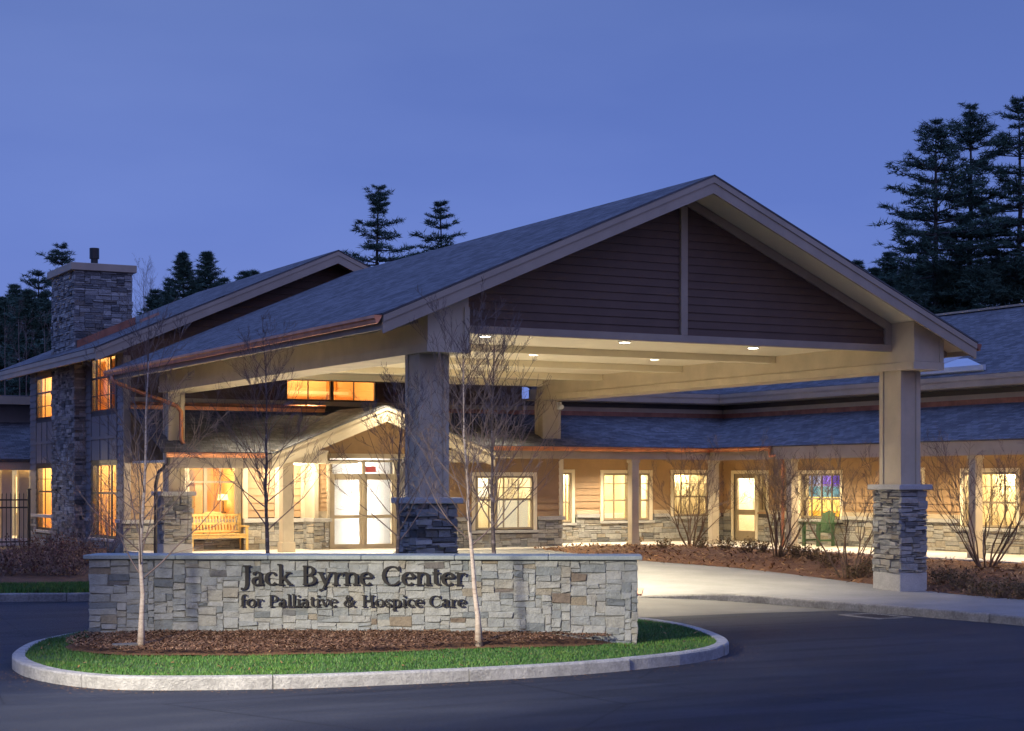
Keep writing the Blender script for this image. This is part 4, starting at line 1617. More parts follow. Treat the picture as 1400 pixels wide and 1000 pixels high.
# entrance gable over the doors
DP = [(on_y(372, 620, 41.6).x, 3.07), (18.47, 4.31), (on_y(677, 617, 41.6).x, 3.17)]
DY = 41.6
d0s, d1s = (DP[1][1] - DP[0][1]) / (DP[1][0] - DP[0][0]), (DP[1][1] - DP[2][1]) / (DP[2][0] - DP[1][0])
roof_slab("entrance_roof", [(DP[0][0], DY - .03, DP[0][1] + .01), (DP[0][0], WY - .02, DP[0][1] + .01), (DP[1][0], WY - .02, DP[1][1] + .012), (DP[1][0], DY - .03, DP[1][1] + .012)], tb, .03)
roof_slab("entrance_roof", [(DP[2][0], WY - .02, DP[2][1] + .01), (DP[2][0], DY - .03, DP[2][1] + .01), (DP[1][0], DY - .03, DP[1][1] + .012), (DP[1][0], WY - .02, DP[1][1] + .012)], tb, .03)
mb = MB()
chevron(mb, DP, .015, .11, DY - .022, DY + .05)
chevron(mb, DP, .11, .40, DY, DY + .045)
mb.build("entrance_fascia", M['khaki'], tb)
mb = MB()
chevron(mb, DP, .03, .16, DY + .055, WY - .06)
mb.build("entrance_soffit", M['cream'], tb)
hz0, hz1 = on_y(440, 633.5, DY).z, on_y(440, 617, DY).z
mb = MB()
xa, xb = DP[0][0] + .12, on_y(449, 625, DY).x
mb.box(xa, xb, DY + .06, 42.6, hz0, hz1)
mb.box(xa, xb + .02, DY + .045, 42.62, hz1 - .035, hz1 + .02)
xc, xd = on_y(612, 625, DY).x - .35, DP[2][0] - .1
mb.box(xc, xd, DY + .06, 42.6, hz0 + .05, hz1 + .06)
mb.build("entrance_header", M['khaki'], tb, bevel=.006)
eF = Frame((0, 42.7, 0), (1, 0, 0), (0, -1, 0))
mb = MB()
siding(mb, eF, DP[0][0] + .4, DP[2][0] - .4, 3.1, 4.1, clip=lambda z: (DP[0][0] + (z + .2 - DP[0][1]) / d0s, DP[2][0] - (z + .2 - DP[2][1]) / d1s))
mb.build("entrance_gable_siding", M['tan_siding'], tb)
mb = MB()
mb.prism([(DP[0][0] + .5, 42.705, 3.05), (DP[2][0] - .4, 42.705, 3.05), (18.47, 42.705, 4.14)], (0, .1, 0))
mb.build("entrance_gable_wall", M['darkbox'], tb)
mb = MB()
mb.box(xb, 20.3, 42.62, 42.72, 2.98, 3.1)
mb.build("entrance_trim", M['khaki'], tb)
mb = MB()
a, b = on_y(387, 680, 42.2).x, on_y(402, 680, 42.2).x
mb.box(a, b, 42.2, 42.2 + (b - a), .55, hz0)
mb.box(a - .03, b + .03, 42.17, 42.23 + (b - a), .55, .85)
mb.build("porch_post", M['khaki'], tb, bevel=.01)
# splayed pier beside the doors
a, b = on_y(429, 680, 43.5).x, on_y(450, 680, 43.5).x
mb = MB()
mb.box(a, b, 43.5, 45.0, 1.42, 3.02)
mb.box(a - .0, a + .12, 43.46, 43.499, 1.42, 3.0)
mb.box(b - .07, b, 43.46, 43.499, 1.42, 3.0)
mb.build("door_pilaster", M['khaki'], tb)
mb = MB()
siding(mb, Frame((0, 43.495, 0), (1, 0, 0), (0, -1, 0)), a + .12, b - .07, 1.6, 2.92, ex=.12, d=-.01)
mb.build("pilaster_siding", M['tan_siding'], tb)
mb = MB()
mb.box(a - .05, b + .04, 43.40, 44.9, 1.32, 1.418)
mb.build("water_table", M['capstone'], tb, bevel=.006)
mb = MB()
stones(mb, Frame((0, 43.5, 0), (1, 0, 0), (0, -1, 0)), a, b, .5, 1.315, cu=.07, cz=.06, proud=(.02, .05), seed=79)
stones(mb, Frame((a, 0, 0), (0, 1, 0), (-1, 0, 0)), 43.47, 44.95, .5, 1.315, cu=.07, cz=.06, proud=(.02, .05), seed=80)
mb.build("stone_base", M['stone'], tb)

# glazed entrance doors, a white lit lobby behind them
dF = Frame((0, 43.6, 0), (1, 0, 0), (0, -1, 0))
DX0, DX1 = on_y(452, 680, 43.6).x, on_y(556, 680, 43.6).x
zt, zd = on_y(490, 629, 43.6).z, on_y(490, 648, 43.6).z
mb = MB()
fw = .07
xs = [DX0, on_y(497, 680, 43.6).x, on_y(540, 680, 43.6).x, DX1]
for x in xs:
    dF.box(mb, x - fw / 2, x + fw / 2, .55, zt, -.08, .04)
for z0, z1 in ((zt - .06, zt), (zd - .16, zd), (.55, .72), (1.40, 1.49)):
    for x0, x1 in zip(xs, xs[1:]):
        dF.box(mb, x0 + fw / 2, x1 - fw / 2, z0, z1, -.07, .03)
for x0, x1 in zip(xs[:2], xs[1:3]):
    for x, w in ((x0 + fw / 2, .07), (x1 - fw / 2 - .07, .07)):
        dF.box(mb, x + .0015, x + w, .721, zd - .162, -.065, .015)
door = mb.build("entrance_door", M['khaki'], tb)
mb = MB()
dF.box(mb, DX0 + .02, DX1 - .02, .6, zt - .03, -.03, -.022)
mb.build("pane", M['glass'], door)
mb = MB()
P = dF.p
mb.quad(P(DX0 - .1, .56, -.5), P(DX1 + .1, .56, -.5), P(DX1 + .1, zt + .2, -.5), P(DX0 - .1, zt + .2, -.5))
mb.build("lobby_blind", M['room_white'], door)
mb = MB()
for a_, b_ in (((DX0 - .1, .5), (DX0 - .1, zt + .2)), ((DX1 + .1, .5), (DX1 + .1, zt + .2))):
    mb.quad(P(a_[0], a_[1], -.09), P(a_[0], a_[1], -.5), P(b_[0], b_[1], -.5), P(b_[0], b_[1], -.09))
mb.quad(P(DX0 - .1, zt + .2, -.09), P(DX1 + .1, zt + .2, -.09), P(DX1 + .1, zt + .2, -.5), P(DX0 - .1, zt + .2, -.5))
mb.build("lobby_reveal", M['room_white'], door)
for z in (.9, 1.8, 2.7):
    light("lobby_lamp", 'POINT', P((DX0 + DX1) / 2, z, -.22), 34, (1, .95, .88), door, shadow_soft_size=.1)
mb = MB()
a, b = on_y(501, 638, 43.6), on_y(516, 646, 43.6)
dF.box(mb, a.x, b.x, b.z, a.z, -.14, -.10)
es = mb.build("exit_sign", glow_mat("red_exit_glow", (.55, .10, .08), .8))
tag(es, "small red lit sign behind the glass over the entrance doors", "sign")
mb = MB()
core(mb, Frame((0, 44.2, 0), (1, 0, 0), (0, -1, 0)), DX0 - 2.2, DX1 + 1.0, .4, 3.1, [(DX0 - .1, DX1 + .1, .4, 3.08)])
mb.build("entrance_wall", M['darkbox'], tb)
sF = Frame((0, 44.2, 0), (1, 0, 0), (0, -1, 0))
mb = MB()
siding(mb, sF, DX0 - 2.2, DX0 - .3, 1.44, 3.0)
mb.build("entrance_siding", M['tan_siding'], tb)
mb = MB()
sF.box(mb, DX0 - 2.2, DX0 - .3, 1.30, 1.41, -.02, .10)
mb.build("water_table", M['capstone'], tb, bevel=.006)
mb = MB()
for u in (DX0 - 2.22, DX0 - 1.35, DX0 - .62):
    sF.box(mb, u, u + .13, 1.412, 3.05, -.02, .055)
mb.build("entrance_wall_trim", M['khaki'], tb)
mb = MB()
stones(mb, sF, DX0 - 2.2, DX0 - .3, .5, 1.295, cu=.07, cz=.06, proud=(.02, .05), seed=87)
mb.build("stone_base", M['stone'], tb)

# ------------------------------------------------------------------ LOW WING (back range and right range)
lw = thing("single_storey_wing", "low L-shaped wing with covered porch, tan siding and lit windows at the right", "building", (29, 42, .4))
EX, EY, PEZ = 28.72, 42.1, 3.34
RWX = 31.2
PT = 4.32
# bay under the canopy's right post
bF = Frame((0, 42.75, 0), (1, 0, 0), (0, -1, 0))
bx0, bx1 = on_y(562, 700, 42.75).x, on_y(768, 700, 42.75).x
bw = (on_y(649, 690, 42.75).x, on_y(729, 690, 42.75).x, on_y(690, 724, 42.75).z, on_y(690, 651, 42.75).z)
mb = MB()
core(mb, bF, bx0, bx1, .4, 3.0, [bw])
mb.box(bx1 - .16, bx1, 42.92, 44.98, .4, 3.0)
mb.box(bx0, bx0 + .16, 42.912, 44.1, .4, 3.0)
mb.build("bay_wall", M['darkbox'], lw)
mb = MB()
siding(mb, bF, bx0, bx1 - .10, 1.42, 3.0, [bw])
mb.build("bay_siding", M['tan_siding'], lw)
mb = MB()
bF.box(mb, bx1 - .10, bx1 + .03, 1.44, 3.0, -.05, .05)
mb.build("corner_trim", M['cream'], lw, bevel=.006)
for u0, u1 in ((bx0, bw[0] - .14), (bw[1] + .14, bx1 + .06)):
    mb = MB()
    bF.box(mb, u0, u1, 1.32, 1.425, -.02, .10)
    mb.build("water_table", M['capstone'], lw, bevel=.006)
mb = MB()
stones(mb, bF, bx0, bx1 + .02, .4, 1.315, [(bw[0] - .15, bw[1] + .15, bw[2] - .13, 3)], cu=.07, cz=.06, proud=(.02, .05), seed=81)
mb.build("stone_base", M['stone'], lw)
mb = MB()
stones(mb, Frame((bx1, 0, 0), (0, 1, 0), (1, 0, 0)), 42.8, 44.98, .4, 1.315, cu=.07, cz=.06, proud=(.02, .05), seed=82)
mb.build("stone_base", M['stone'], lw)
window(lw, bF, *bw, cols=4, rows=(.56, .78), mids=[lerp(bw[0], bw[1], .03), lerp(bw[0], bw[1], .36)], sash='sash', cas='cream',
       room=dict(depth=1.7, wall='room_cream', power=85, lampd=.2, color=(1, .88, .66), strips=[("roller_blind", 'blind_glow', .36, 1, .0, .54, .3), ("curtain", 'curtain', .0, .12, 0, 1, .3), ("picture", 'room_white', .45, .8, .6, .95, 1.62)]))

# back wall of the porch
nF = Frame((0, 45.0, 0), (1, 0, 0), (0, -1, 0))


def nx(px):
    return on_y(px, 680, 45.0).x


def nz(py, px=860):
    return on_y(px, py, 45.0).z


n1 = (nx(768), nx(781), nz(713), nz(647))
n2 = (nx(824), nx(887.5), nz(711), nz(647.5))
n3 = (nx(920), nx(968), nz(706), nz(647))
NH = [n1, n2, n3]
ST = 1.37
mb = MB()
core(mb, nF, bx1 - .15, RWX + .15, .4, 4.76, NH)
mb.build("porch_wall", M['darkbox'], lw)
mb = MB()
siding(mb, nF, bx1, RWX, ST + .05, 3.7, NH)
mb.build("porch_siding", M['tan_siding'], lw)
cur = bx1
for h in NH + [(RWX, 0, 0, 0)]:
    if h[0] - .15 > cur:
        mb = MB()
        nF.box(mb, cur, h[0] - .15, ST - .05, ST + .05, -.02, .10)
        mb.build("water_table", M['capstone'], lw, bevel=.006)
        mb = MB()
        nF.box(mb, cur, h[0] - .15, ST + .051, ST + .16, -.02, .05)
        mb.build("base_trim", M['khaki'], lw, bevel=.006)
    cur = max(cur, h[1] + .15)
mb = MB()
stones(mb, nF, bx1, RWX, .5, ST - .055, [(h[0] - .14, h[1] + .14, h[2] - .12, 3) for h in NH], cu=.07, cz=.06, proud=(.02, .05), seed=83)
mb.build("stone_base", M['stone'], lw)
cr = dict(depth=1.9, wall='room_cream', power=100, color=(1, .84, .55))
window(lw, nF, *n1, cols=2, rows=(.4, .75), cas='cream', room=dict(cr, power=80))
window(lw, nF, *n2, cols=4, rows=(.42, .78), mids=[lerp(n2[0], n2[1], .56), lerp(n2[0], n2[1], .8)], cas='cream',
       room=dict(cr, depth=2.4, strips=[("wood_door", 'wood_door', .34, .52, -.2, .98, 2.2), ("wall_clock", 'dark', .22, .29, .5, .8, 2.3), ("counter", 'room_white', .0, .9, .0, .13, 1.2), ("curtain", 'sash', .82, .94, 0, 1, .4)]))
window(lw, nF, *n3, cols=4, rows=(.45, .75), cas='cream', room=dict(cr, depth=.6, wall='curtain', power=55, lampd=.4, strips=[]))
# right wall of the porch
rF = Frame((RWX, 0, 0), (0, 1, 0), (-1, 0, 0))


def ry(px):
    return on_x(px, 680, RWX).y


def rz(px, py):
    return on_x(px, py, RWX).z


dr = (ry(1034), ry(1003.5), .6, rz(1018, 648))
sd = (ry(1049), ry(1037.5), rz(1043, 700), rz(1043, 648))
r1 = (ry(1150), ry(1095), rz(1122, 709), rz(1122, 648))
r2 = (ry(1262), ry(1222), rz(1240, 716), rz(1240, 645))
r3 = (ry(1391), ry(1318), rz(1350, 721), rz(1350, 646))
RH = [r3, r2, r1, sd, dr]
mb = MB()
core(mb, rF, 10, 44.98, .4, 4.76, RH)
mb.build("side_wall", M['darkbox'], lw)
mb = MB()
siding(mb, rF, 10, 44.96, ST + .05, 3.7, [(h[0] - .02, h[1] + .02, *h[2:]) for h in RH])
mb.build("side_siding", M['tan_siding'], lw)
cur = 10
for h in RH + [(44.95, 0, 0, 0)]:
    if h[0] - .12 > cur:
        mb = MB()
        rF.box(mb, cur, h[0] - .12, ST - .05, ST + .05, -.02, .10)
        mb.build("water_table", M['capstone'], lw, bevel=.006)
        mb = MB()
        rF.box(mb, cur, h[0] - .12, ST + .051, ST + .16, -.02, .05)
        mb.build("base_trim", M['khaki'], lw, bevel=.006)
    cur = max(cur, h[1] + .12)
mb = MB()
stones(mb, rF, 24, 44.95, .5, ST - .055, [(h[0] - .12, h[1] + .12, h[2] - .12, 3) for h in RH], cu=.075, cz=.06, proud=(.02, .05), seed=85)
mb.build("stone_base", M['stone'], lw)
window(lw, rF, *r3, cols=4, rows=(.45, .74), mids=[lerp(r3[0], r3[1], .80)], cas='cream', room=dict(cr, depth=.7, wall='curtain', power=75, lampd=.45))
window(lw, rF, *r2, cols=2, rows=(.45,), cas='cream', room=dict(cr, depth=1.2, wall='room_cream', power=1.5, color=(.35, .25, 1)))
w = window(lw, rF, *r1, cols=4, rows=(.44, .75), cas='cream', room=dict(cr, depth=1.6, wall='room_cream', power=14, color=(1, .8, .5)))
# glowing colour bands standing in for the lit room behind that window
bandm = []
for nm, c, s in (("violet", (.16, .06, .85), .55), ("teal", (.10, .32, .42), .6), ("pale_blue", (.22, .26, .48), .6), ("gold", (1.0, .66, .16), .95), ("orange", (.95, .42, .03), .85), ("green", (.10, .20, .04), .5)):
    bandm.append(glow_mat(nm + "_room_glow", c, s * 1.6))
for (a, b, c, e, k) in ((.0, .42, .72, 1, 0), (.42, .70, .72, 1, 0), (.70, 1, .72, 1, 2), (.0, .55, .48, .718, 1), (.55, 1, .48, .718, 1), (0, 1, .17, .478, 3), (0, 1, .05, .168, 4), (0, 1, 0, .048, 5)):
    mb = MB()
    rF.box(mb, lerp(r1[0], r1[1], a), lerp(r1[0], r1[1], b), lerp(r1[2], r1[3], c), lerp(r1[2], r1[3], e), -.30, -.285)
    mb.build("room_glow_band", bandm[k], w)
mb = MB()
for u0, u1, z0, z1 in ((dr[0], dr[0] + .13, dr[2], dr[3]), (dr[1] - .13, dr[1], dr[2], dr[3]), (dr[0] + .13, dr[1] - .13, dr[3] - .14, dr[3]), (dr[0] + .13, dr[1] - .13, dr[2], dr[2] + .30), (dr[0] + .13, dr[1] - .13, 1.38, 1.54)):
    rF.box(mb, u0, u1, z0, z1, -.09, -.03)
pd = mb.build("porch_door", M['sash'], lw)
mb = MB()
rF.box(mb, dr[0] + .05, dr[1] - .05, dr[2] + .1, dr[3] - .05, -.066, -.058)
mb.build("pane", M['glass'], pd)
mb = MB()
rF.box(mb, dr[0] - .1, dr[0], .6, dr[3] + .1, -.02, .045)
rF.box(mb, dr[1], dr[1] + .1, .6, dr[3] + .1, -.02, .045)
rF.box(mb, dr[0], dr[1], dr[3], dr[3] + .1, -.02, .045)
mb.build("casing", M['cream'], pd, bevel=.006)
mb = MB()
mb.tube([rF.p(dr[0] + .07, 1.55, .05), rF.p(dr[0] + .07, 1.85, .05)], .014, 8)
mb.build("handle", M['steel'], pd)
interior(pd, rF, dr[0], dr[1], dr[2], dr[3], depth=1.5, wall='room_cream', power=110, color=(1, .84, .6), floor=.59, strips=[("wood_door", 'wood_door', .0, .42, 0, 1, 1.3), ("white_panel", 'room_white', .5, .95, 0, 1, 1.35)])
window(lw, rF, *sd, cols=1, rows=(.5,), cas='cream', sill=False, room=dict(cr, depth=.6, wall='curtain', power=14, lampd=.4))

# porch roofs with a valley where they meet, fascia, ceiling
roof_slab("porch_roof", [(21.1, EY, PEZ), (EX, EY, PEZ), (RWX, WY - .01, PT), (18.5, WY - .01, PT)], lw, .03)
roof_slab("porch_roof", [(EX, EY, PEZ), (EX, 8, PEZ), (RWX - .01, 8, PT), (RWX, WY - .01, PT)], lw, .03)
mb = MB()
mb.box(20.9, EX + .10, EY + .03, EY + .12, 3.0, PEZ - .02)
mb.box(EX + .03, EX + .12, 8, EY + .028, 2.98, PEZ - .02)
mb.build("porch_fascia", M['tan'], lw)
mb = MB()
mb.box(20.9, RWX, EY + .125, WY - .06, 3.12, 3.17)
mb.box(EX + .125, RWX - .06, 8, EY + .12, 3.12, 3.17)
mb.build("porch_ceiling", M['cream'], lw)
gutter(lw, "gutter", (on_y(675, 613, EY).x, EY + .035, PEZ - .015), (EX, EY + .035, PEZ - .015), (0, -1, 0), 'copper', .12)
ge = on_x(1055, 611, EX).y
gutter(lw, "gutter", (EX + .035, EY, PEZ - .015), (EX + .035, ge, PEZ - .015), (-1, 0, 0), 'copper', .12)
cy = on_x(1082, 700, EX + .2).y
mb = MB()
mb.tube([(EX - .03, ge + .06, PEZ - .13), (EX - .03, ge + .05, PEZ - .27), (EX + .1, ge - .2, 3.08), (EX + .12, cy + .30, 2.93), (EX + .12, cy + .28, 2.8), (EX + .12, cy + .28, .62)], .045, 8)
mb.build("downspout", M['copper'], lw)
# posts
for x, y in ((on_y(866, 700, 42.3).x, 42.3), (EX + .22, 42.22), (EX + .22, cy), (EX + .22, on_x(1333, 700, EX + .2).y), (EX + .22, 27.5)):
    mb = MB()
    mb.box(x - .115, x + .115, y - .115, y + .115, .59, 3.11)
    mb.box(x - .14, x + .14, y - .14, y + .14, .59, .72)
    mb.box(x - .14, x + .14, y - .14, y + .14, 2.9, 2.999)
    mb.build("porch_post", M['khaki'], lw, bevel=.008)
# porch ceiling lamps
for x, y in ((on_y(777, 629, 43.4).x, 43.4), (26.9, 43.5), (29.9, on_x(1066, 626, 29.9).y), (29.9, 37.2), (29.9, on_x(1275, 622, 29.9).y), (29.9, 30.2), (29.9, 27.0)):
    mb = MB()
    mb.disc((x, y, 3.085), .15, .034)
    d_ = mb.build("porch_light", M['lamp_glow'], lw)
    light("porch_lamp", 'SPOT', (x, y, 3.07), 540, (1, .80, .50) if y < 42 else WARMWHITE, d_, shadow_soft_size=.12, spot_size=radians(152), spot_blend=.6)
# upper walls, fascia and main roofs
FX, FY, FZ = 30.75, 44.55, 5.0
mb = MB()
mb.box(24.22, FX + .2, FY, FY + .05, FZ - .27, FZ)
mb.box(24.22, FX - .001, FY - .02, FY - .001, FZ - .11, FZ + .01)
mb.box(FX, FX + .05, 8, FY - .001, FZ - .27, FZ)
mb.box(FX - .02, FX - .001, 8, FY - .021, FZ - .11, FZ + .01)
mb.build("eave_fascia", M['tan'], lw)
mb = MB()
mb.box(24.22, RWX + .2, FY + .051, WY + .1, FZ - .30, FZ - .25)
mb.box(FX + .051, RWX + .1, 8, FY + .05, FZ - .30, FZ - .25)
mb.build("soffit", M['tan'], lw)
mb = MB()
mb.box(24.22, RWX - .056, WY - .055, WY - .001, PT + .12, PT + .24)
mb.box(RWX - .055, RWX - .001, 8, WY - .06, PT + .12, PT + .24)
mb.build("band_trim", M['tan'], lw)
mb = MB()
mb.box(20.6, RWX - .04, WY - .045, WY - .002, PT - .04, PT + .118)
mb.box(RWX - .045, RWX - .002, 8, WY - .05, PT - .04, PT + .118)
mb.build("copper_flashing", M['copper_dull'], lw)
RRX = 36.4
RRZ = FZ + .4167 * (RRX - FX)
roof_slab("roof", [(FX - .02, FY - .02, FZ + .02), (FX - .02, 8, FZ + .02), (RRX, 8, RRZ), (RRX, FY + RRX - FX, RRZ)], lw, .06)
roof_slab("roof", [(24.3, FY - .02, FZ + .02), (FX - .02, FY - .02, FZ + .02), (RRX, FY + RRX - FX, RRZ), (24.3, FY + RRX - FX, RRZ)], lw, .06)
roof_slab("roof", [(RRX * 2 - FX, 8, FZ), (RRX * 2 - FX, FY + RRX - FX, FZ), (RRX, FY + RRX - FX, RRZ), (RRX, 8, RRZ)], lw, .06)
mb = MB()
mb.bar((RRX, 8, RRZ + .03), (RRX, FY + RRX - FX, RRZ + .03), .22, .06)
mb.build("ridge_cap", M['tan'], lw)
# metal hood and vent stack on the right roof
HX0, HX1 = 30.95, 32.3
a, b = on_x(1345, 500, HX0), on_x(1286, 500, HX0)
hb, hm, ht = on_x(1340, 513, HX0).z, on_x(1340, 501, HX0).z, on_x(1320, 488, HX1).z
ym0, ym1 = a.y, b.y + 1.2
yt = on_x(1319, 488, HX1).y
mb = MB()
mb.hexa([(HX0, ym0, hb), (HX0, ym1, hb), (HX1, ym1, hb + .3), (HX1, yt, hb + .3), (HX0, ym0, hm), (HX0, ym1, hm), (HX1, ym1, ht), (HX1, yt, ht)])
mb.box(HX0 - .08, HX0 - .001, ym0 - .07, ym1, hm - .10, hm + .03)
hood = mb.build("metal_hood", M['pale_metal'], lw)
mb = MB()
for k in range(7):
    y = y2 = lerp(yt + .03, ym1 - .05, k / 6)
    mb.hexa([(HX0, y, hm + .001), (HX0, y + .04, hm + .001), (HX1, y2 + .04, ht + .001), (HX1, y2, ht + .001), (HX0, y, hm + .04), (HX0, y + .04, hm + .04), (HX1, y2 + .04, ht + .04), (HX1, y2, ht + .04)])
mb.build("standing_seam", M['pale_metal'], hood)
p = on_x(1098, 530, 31.6)
mb = MB()
mb.tube([(31.6, p.y, 5.2), (31.6, p.y, p.z + .12), (31.6, p.y, p.z + .13), (31.6, p.y, p.z + .3)], [.16, .16, .2, .2], 14)
mb.build("vent_stack", M['steel'], lw)

# ------------------------------------------------------------------ FURNITURE ON THE PORCH
def at(o, rz, mb):
    c, s = cos(rz), sin(rz)
    mb.v = [(o[0] + x * c - y * s, o[1] + x * s + y * c, o[2] + z) for x, y, z in mb.v]
    return mb


def bench(o, rz, L=1.5):
    t = thing("garden_bench", "honey coloured slatted wooden bench under the amber porch window", "bench", o)

    def part(nm, fn, bv=.004):
        mb = MB()
        fn(mb)
        at(o, rz, mb).build(nm, M['yellow_wood'], t, bevel=bv)

    def back(mb):
        h = L / 2 - .05
        for z in (.46, .66, .88):
            mb.hexa([(-h, .20 + (z - .42) * .22, z), (h, .20 + (z - .42) * .22, z), (h, .235 + (z - .42) * .22, z), (-h, .235 + (z - .42) * .22, z),
                     (-h, .21 + (z - .42) * .22, z + .06), (h, .21 + (z - .42) * .22, z + .06), (h, .245 + (z - .42) * .22, z + .06), (-h, .245 + (z - .42) * .22, z + .06)])
        mb.prism([(-.28, .325, .945), (.28, .325, .945), (.2, .335, .99), (0, .337, 1.01), (-.2, .335, .99)], (0, .03, 0))
        n = 17
        for k in range(n):
            x = lerp(-h + .04, h - .04, k / (n - 1))
            mb.bar((x, .225, .5), (x, .318, .9), .045, .016, (0, 1, 0))

    def seat(mb):
        for k in range(5):
            mb.box(-L / 2 + .05, L / 2 - .05, -.28 + k * .105, -.28 + k * .105 + .09, .40, .43)
        mb.box(-L / 2 + .06, L / 2 - .06, -.27, -.24, .32, .398)
    part("backrest", back)
    part("seat", seat)
    for x in (-L / 2, L / 2 - .06):
        part("leg", lambda mb: mb.box(x, x + .06, -.28, -.22, 0, .60))
        part("leg", lambda mb: mb.bar((x + .03, .21, 0), (x + .03, .335, .95), .06, .05, (0, 1, 0)))
        part("armrest", lambda mb: mb.box(x - .01, x + .07, -.32, .22, .602, .64))
    return t


xb_ = (on_y(262, 740, 43.9).x + on_y(340, 740, 43.9).x) / 2
bench((xb_, 44.2, .592), 0, on_y(340, 740, 43.9).x - on_y(262, 740, 43.9).x)


def adirondack(o, rz, label):
    t = thing("garden_chair", label, "chair", o)

    def part(nm, fn, bv=.003):
        mb = MB()
        fn(mb)
        at(o, rz, mb).build(nm, M['green_paint'], t, bevel=bv)

    def back(mb):
        for k in range(5):
            x = -.22 + k * .11
            zt = .98 - abs(k - 2) * .03
            mb.hexa([(x - .048, .20, .36), (x + .048, .20, .36), (x + .048, .222, .36), (x - .048, .222, .36), (x - .048, .38, zt), (x + .048, .38, zt), (x + .048, .402, zt), (x - .048, .402, zt)])
        mb.box(-.28, .28, .305, .335, .62, .69)

    def seat(mb):
        for k in range(5):
            y = -.30 + k * .105
            mb.hexa([(-.27, y, .42 - k * .012), (.27, y, .42 - k * .012), (.27, y + .09, .41 - k * .012), (-.27, y + .09, .41 - k * .012),
                     (-.27, y, .445 - k * .012), (.27, y, .445 - k * .012), (.27, y + .09, .435 - k * .012), (-.27, y + .09, .435 - k * .012)])
    part("backrest", back)
    part("seat", seat)
    for s in (-1, 1):
        part("leg", lambda mb: mb.box(s * .30 - .03, s * .30 + .03, -.31, -.22, 0, .62))
        part("leg", lambda mb: mb.box(s * .30 - .03, s * .30 + .03, .22, .30, 0, .62))
        part("armrest", lambda mb: mb.box(s * .31 - .07, s * .31 + .07, -.36, .32, .622, .65))
        part("stretcher", lambda mb: mb.box(s * .30 - .015, s * .30 + .015, -.22, .22, .14, .19))
    return t


gp = on_x(1121, 742, 30.6)
adirondack((30.55, gp.y, .592), radians(-88), "dark green slatted garden chair on the right porch below the coloured window")

# storm drain grate in the road by the kerb
dp_ = on_ground(1196, 843, 0)
t = thing("storm_drain", "square iron drain grate set in the asphalt beside the right kerb", "drain", (dp_.x, dp_.y, gz(dp_.y)))
mb = MB()
x, y = dp_.x, dp_.y
for q in ((x - .38, x + .38, y - .55, y - .47), (x - .38, x + .38, y + .47, y + .55), (x - .38, x - .30, y - .469, y + .469), (x + .30, x + .38, y - .469, y + .469)):
    mb.box(*q, -.02, .012)
mb.build("frame", M['kerb_dirty'], t)
mb = MB()
for k in range(9):
    yy = y - .44 + k * .11
    mb.box(x - .30, x + .30, yy - .02, yy + .02, -.03, .008)
mb.build("grate", M['dark'], t)

# black picket fence at the far left
FYY = 47.3
fx1 = on_y(39.5, 700, FYY).x
fz = on_y(39, 748, FYY).z
t = thing("iron_fence", "black iron picket fence in front of the low lit porch at far left", "fence", (fx1 - 2, FYY, fz))
mb = MB()
mb.box(fx1 - .035, fx1 + .035, FYY - .035, FYY + .035, fz - .2, fz + 1.5)
mb.box(fx1 - .05, fx1 + .05, FYY - .05, FYY + .05, fz + 1.5, fz + 1.53)
mb.build("post", M['iron'], t)
for z in (fz + .12, fz + 1.02, fz + 1.22):
    mb = MB()
    mb.box(fx1 - 4.6, fx1 - .036, FYY - .02, FYY + .02, z, z + .04)
    mb.build("rail", M['iron'], t)
for k in range(40):
    xk = fx1 - .13 - k * .112
    mb = MB()
    mb.box(xk - .010, xk + .010, FYY + .0205, FYY + .04, fz + .02, fz + 1.36)
    mb.prism([(xk - .016, FYY + .022, fz + 1.361), (xk + .016, FYY + .022, fz + 1.361), (xk, FYY + .022, fz + 1.44)], (0, .016, 0))
    mb.build("picket", M['iron'], t)

# low building with a lit porch behind the fence
lb = thing("low_porch_building", "low shingled building with lit porch columns behind the iron fence", "building", (6, 58, .5))
yE = 55.6
ez = on_y(20, 628, yE).z
mb = MB()
mb.box(-6, 14, 59, 59.2, .3, 5.2)
mb.build("wall", M['grey_panel'], lb)
roof_slab("roof", [(-6, yE, ez), (14, yE, ez), (14, 59, ez + 1.25), (-6, 59, ez + 1.25)], lb, .1)
roof_slab("upper_roof", [(-6, 58.4, 5.15), (14, 58.4, 5.15), (14, 66, 5.25), (-6, 66, 5.25)], lb, .2)
mb = MB()
mb.box(-6, 14, yE + .06, yE + .14, ez - .34, ez - .08)
mb.box(-6, 14, 58.36, 58.4, 4.88, 5.14)
mb.build("fascia", M['tan'], lb)
mb = MB()
mb.box(-6, 14, yE + .15, 59, ez - .16, ez - .11)
mb.build("porch_ceiling", M['cream'], lb)
for px in (8.5, 32, -14, -40):
    p = on_y(px, 700, yE + .4)
    mb = MB()
    mb.box(p.x - .16, p.x + .16, yE + .3, yE + .6, .3, ez - .33)
    mb.build("porch_post", M['khaki'], lb, bevel=.01)
p = on_y(41, 642, 57)
for x in (p.x, p.x - 2.4, p.x - 5):
    mb = MB()
    mb.disc((x, 56.6, ez - .20), .16, .03)
    d_ = mb.build("porch_light", M['lamp_glow'], lb)
    light("porch_lamp", 'POINT', (x, 56.4, ez - .32), 220, WARM, d_, shadow_soft_size=.12)
bF2 = Frame((0, 59, 0), (1, 0, 0), (0, -1, 0))
a, b = on_y(20, 680, 59).x, on_y(27, 680, 59).x
mb = MB()
bF2.box(mb, a, b, 1.3, 2.6, .01, .05)
mb.build("window", M['sash'], lb)
mb = MB()
bF2.box(mb, a + .05, b - .05, 1.36, 2.54, .052, .06)
mb.build("lit_pane", M['shade_glow'], lb)
pf = MB()
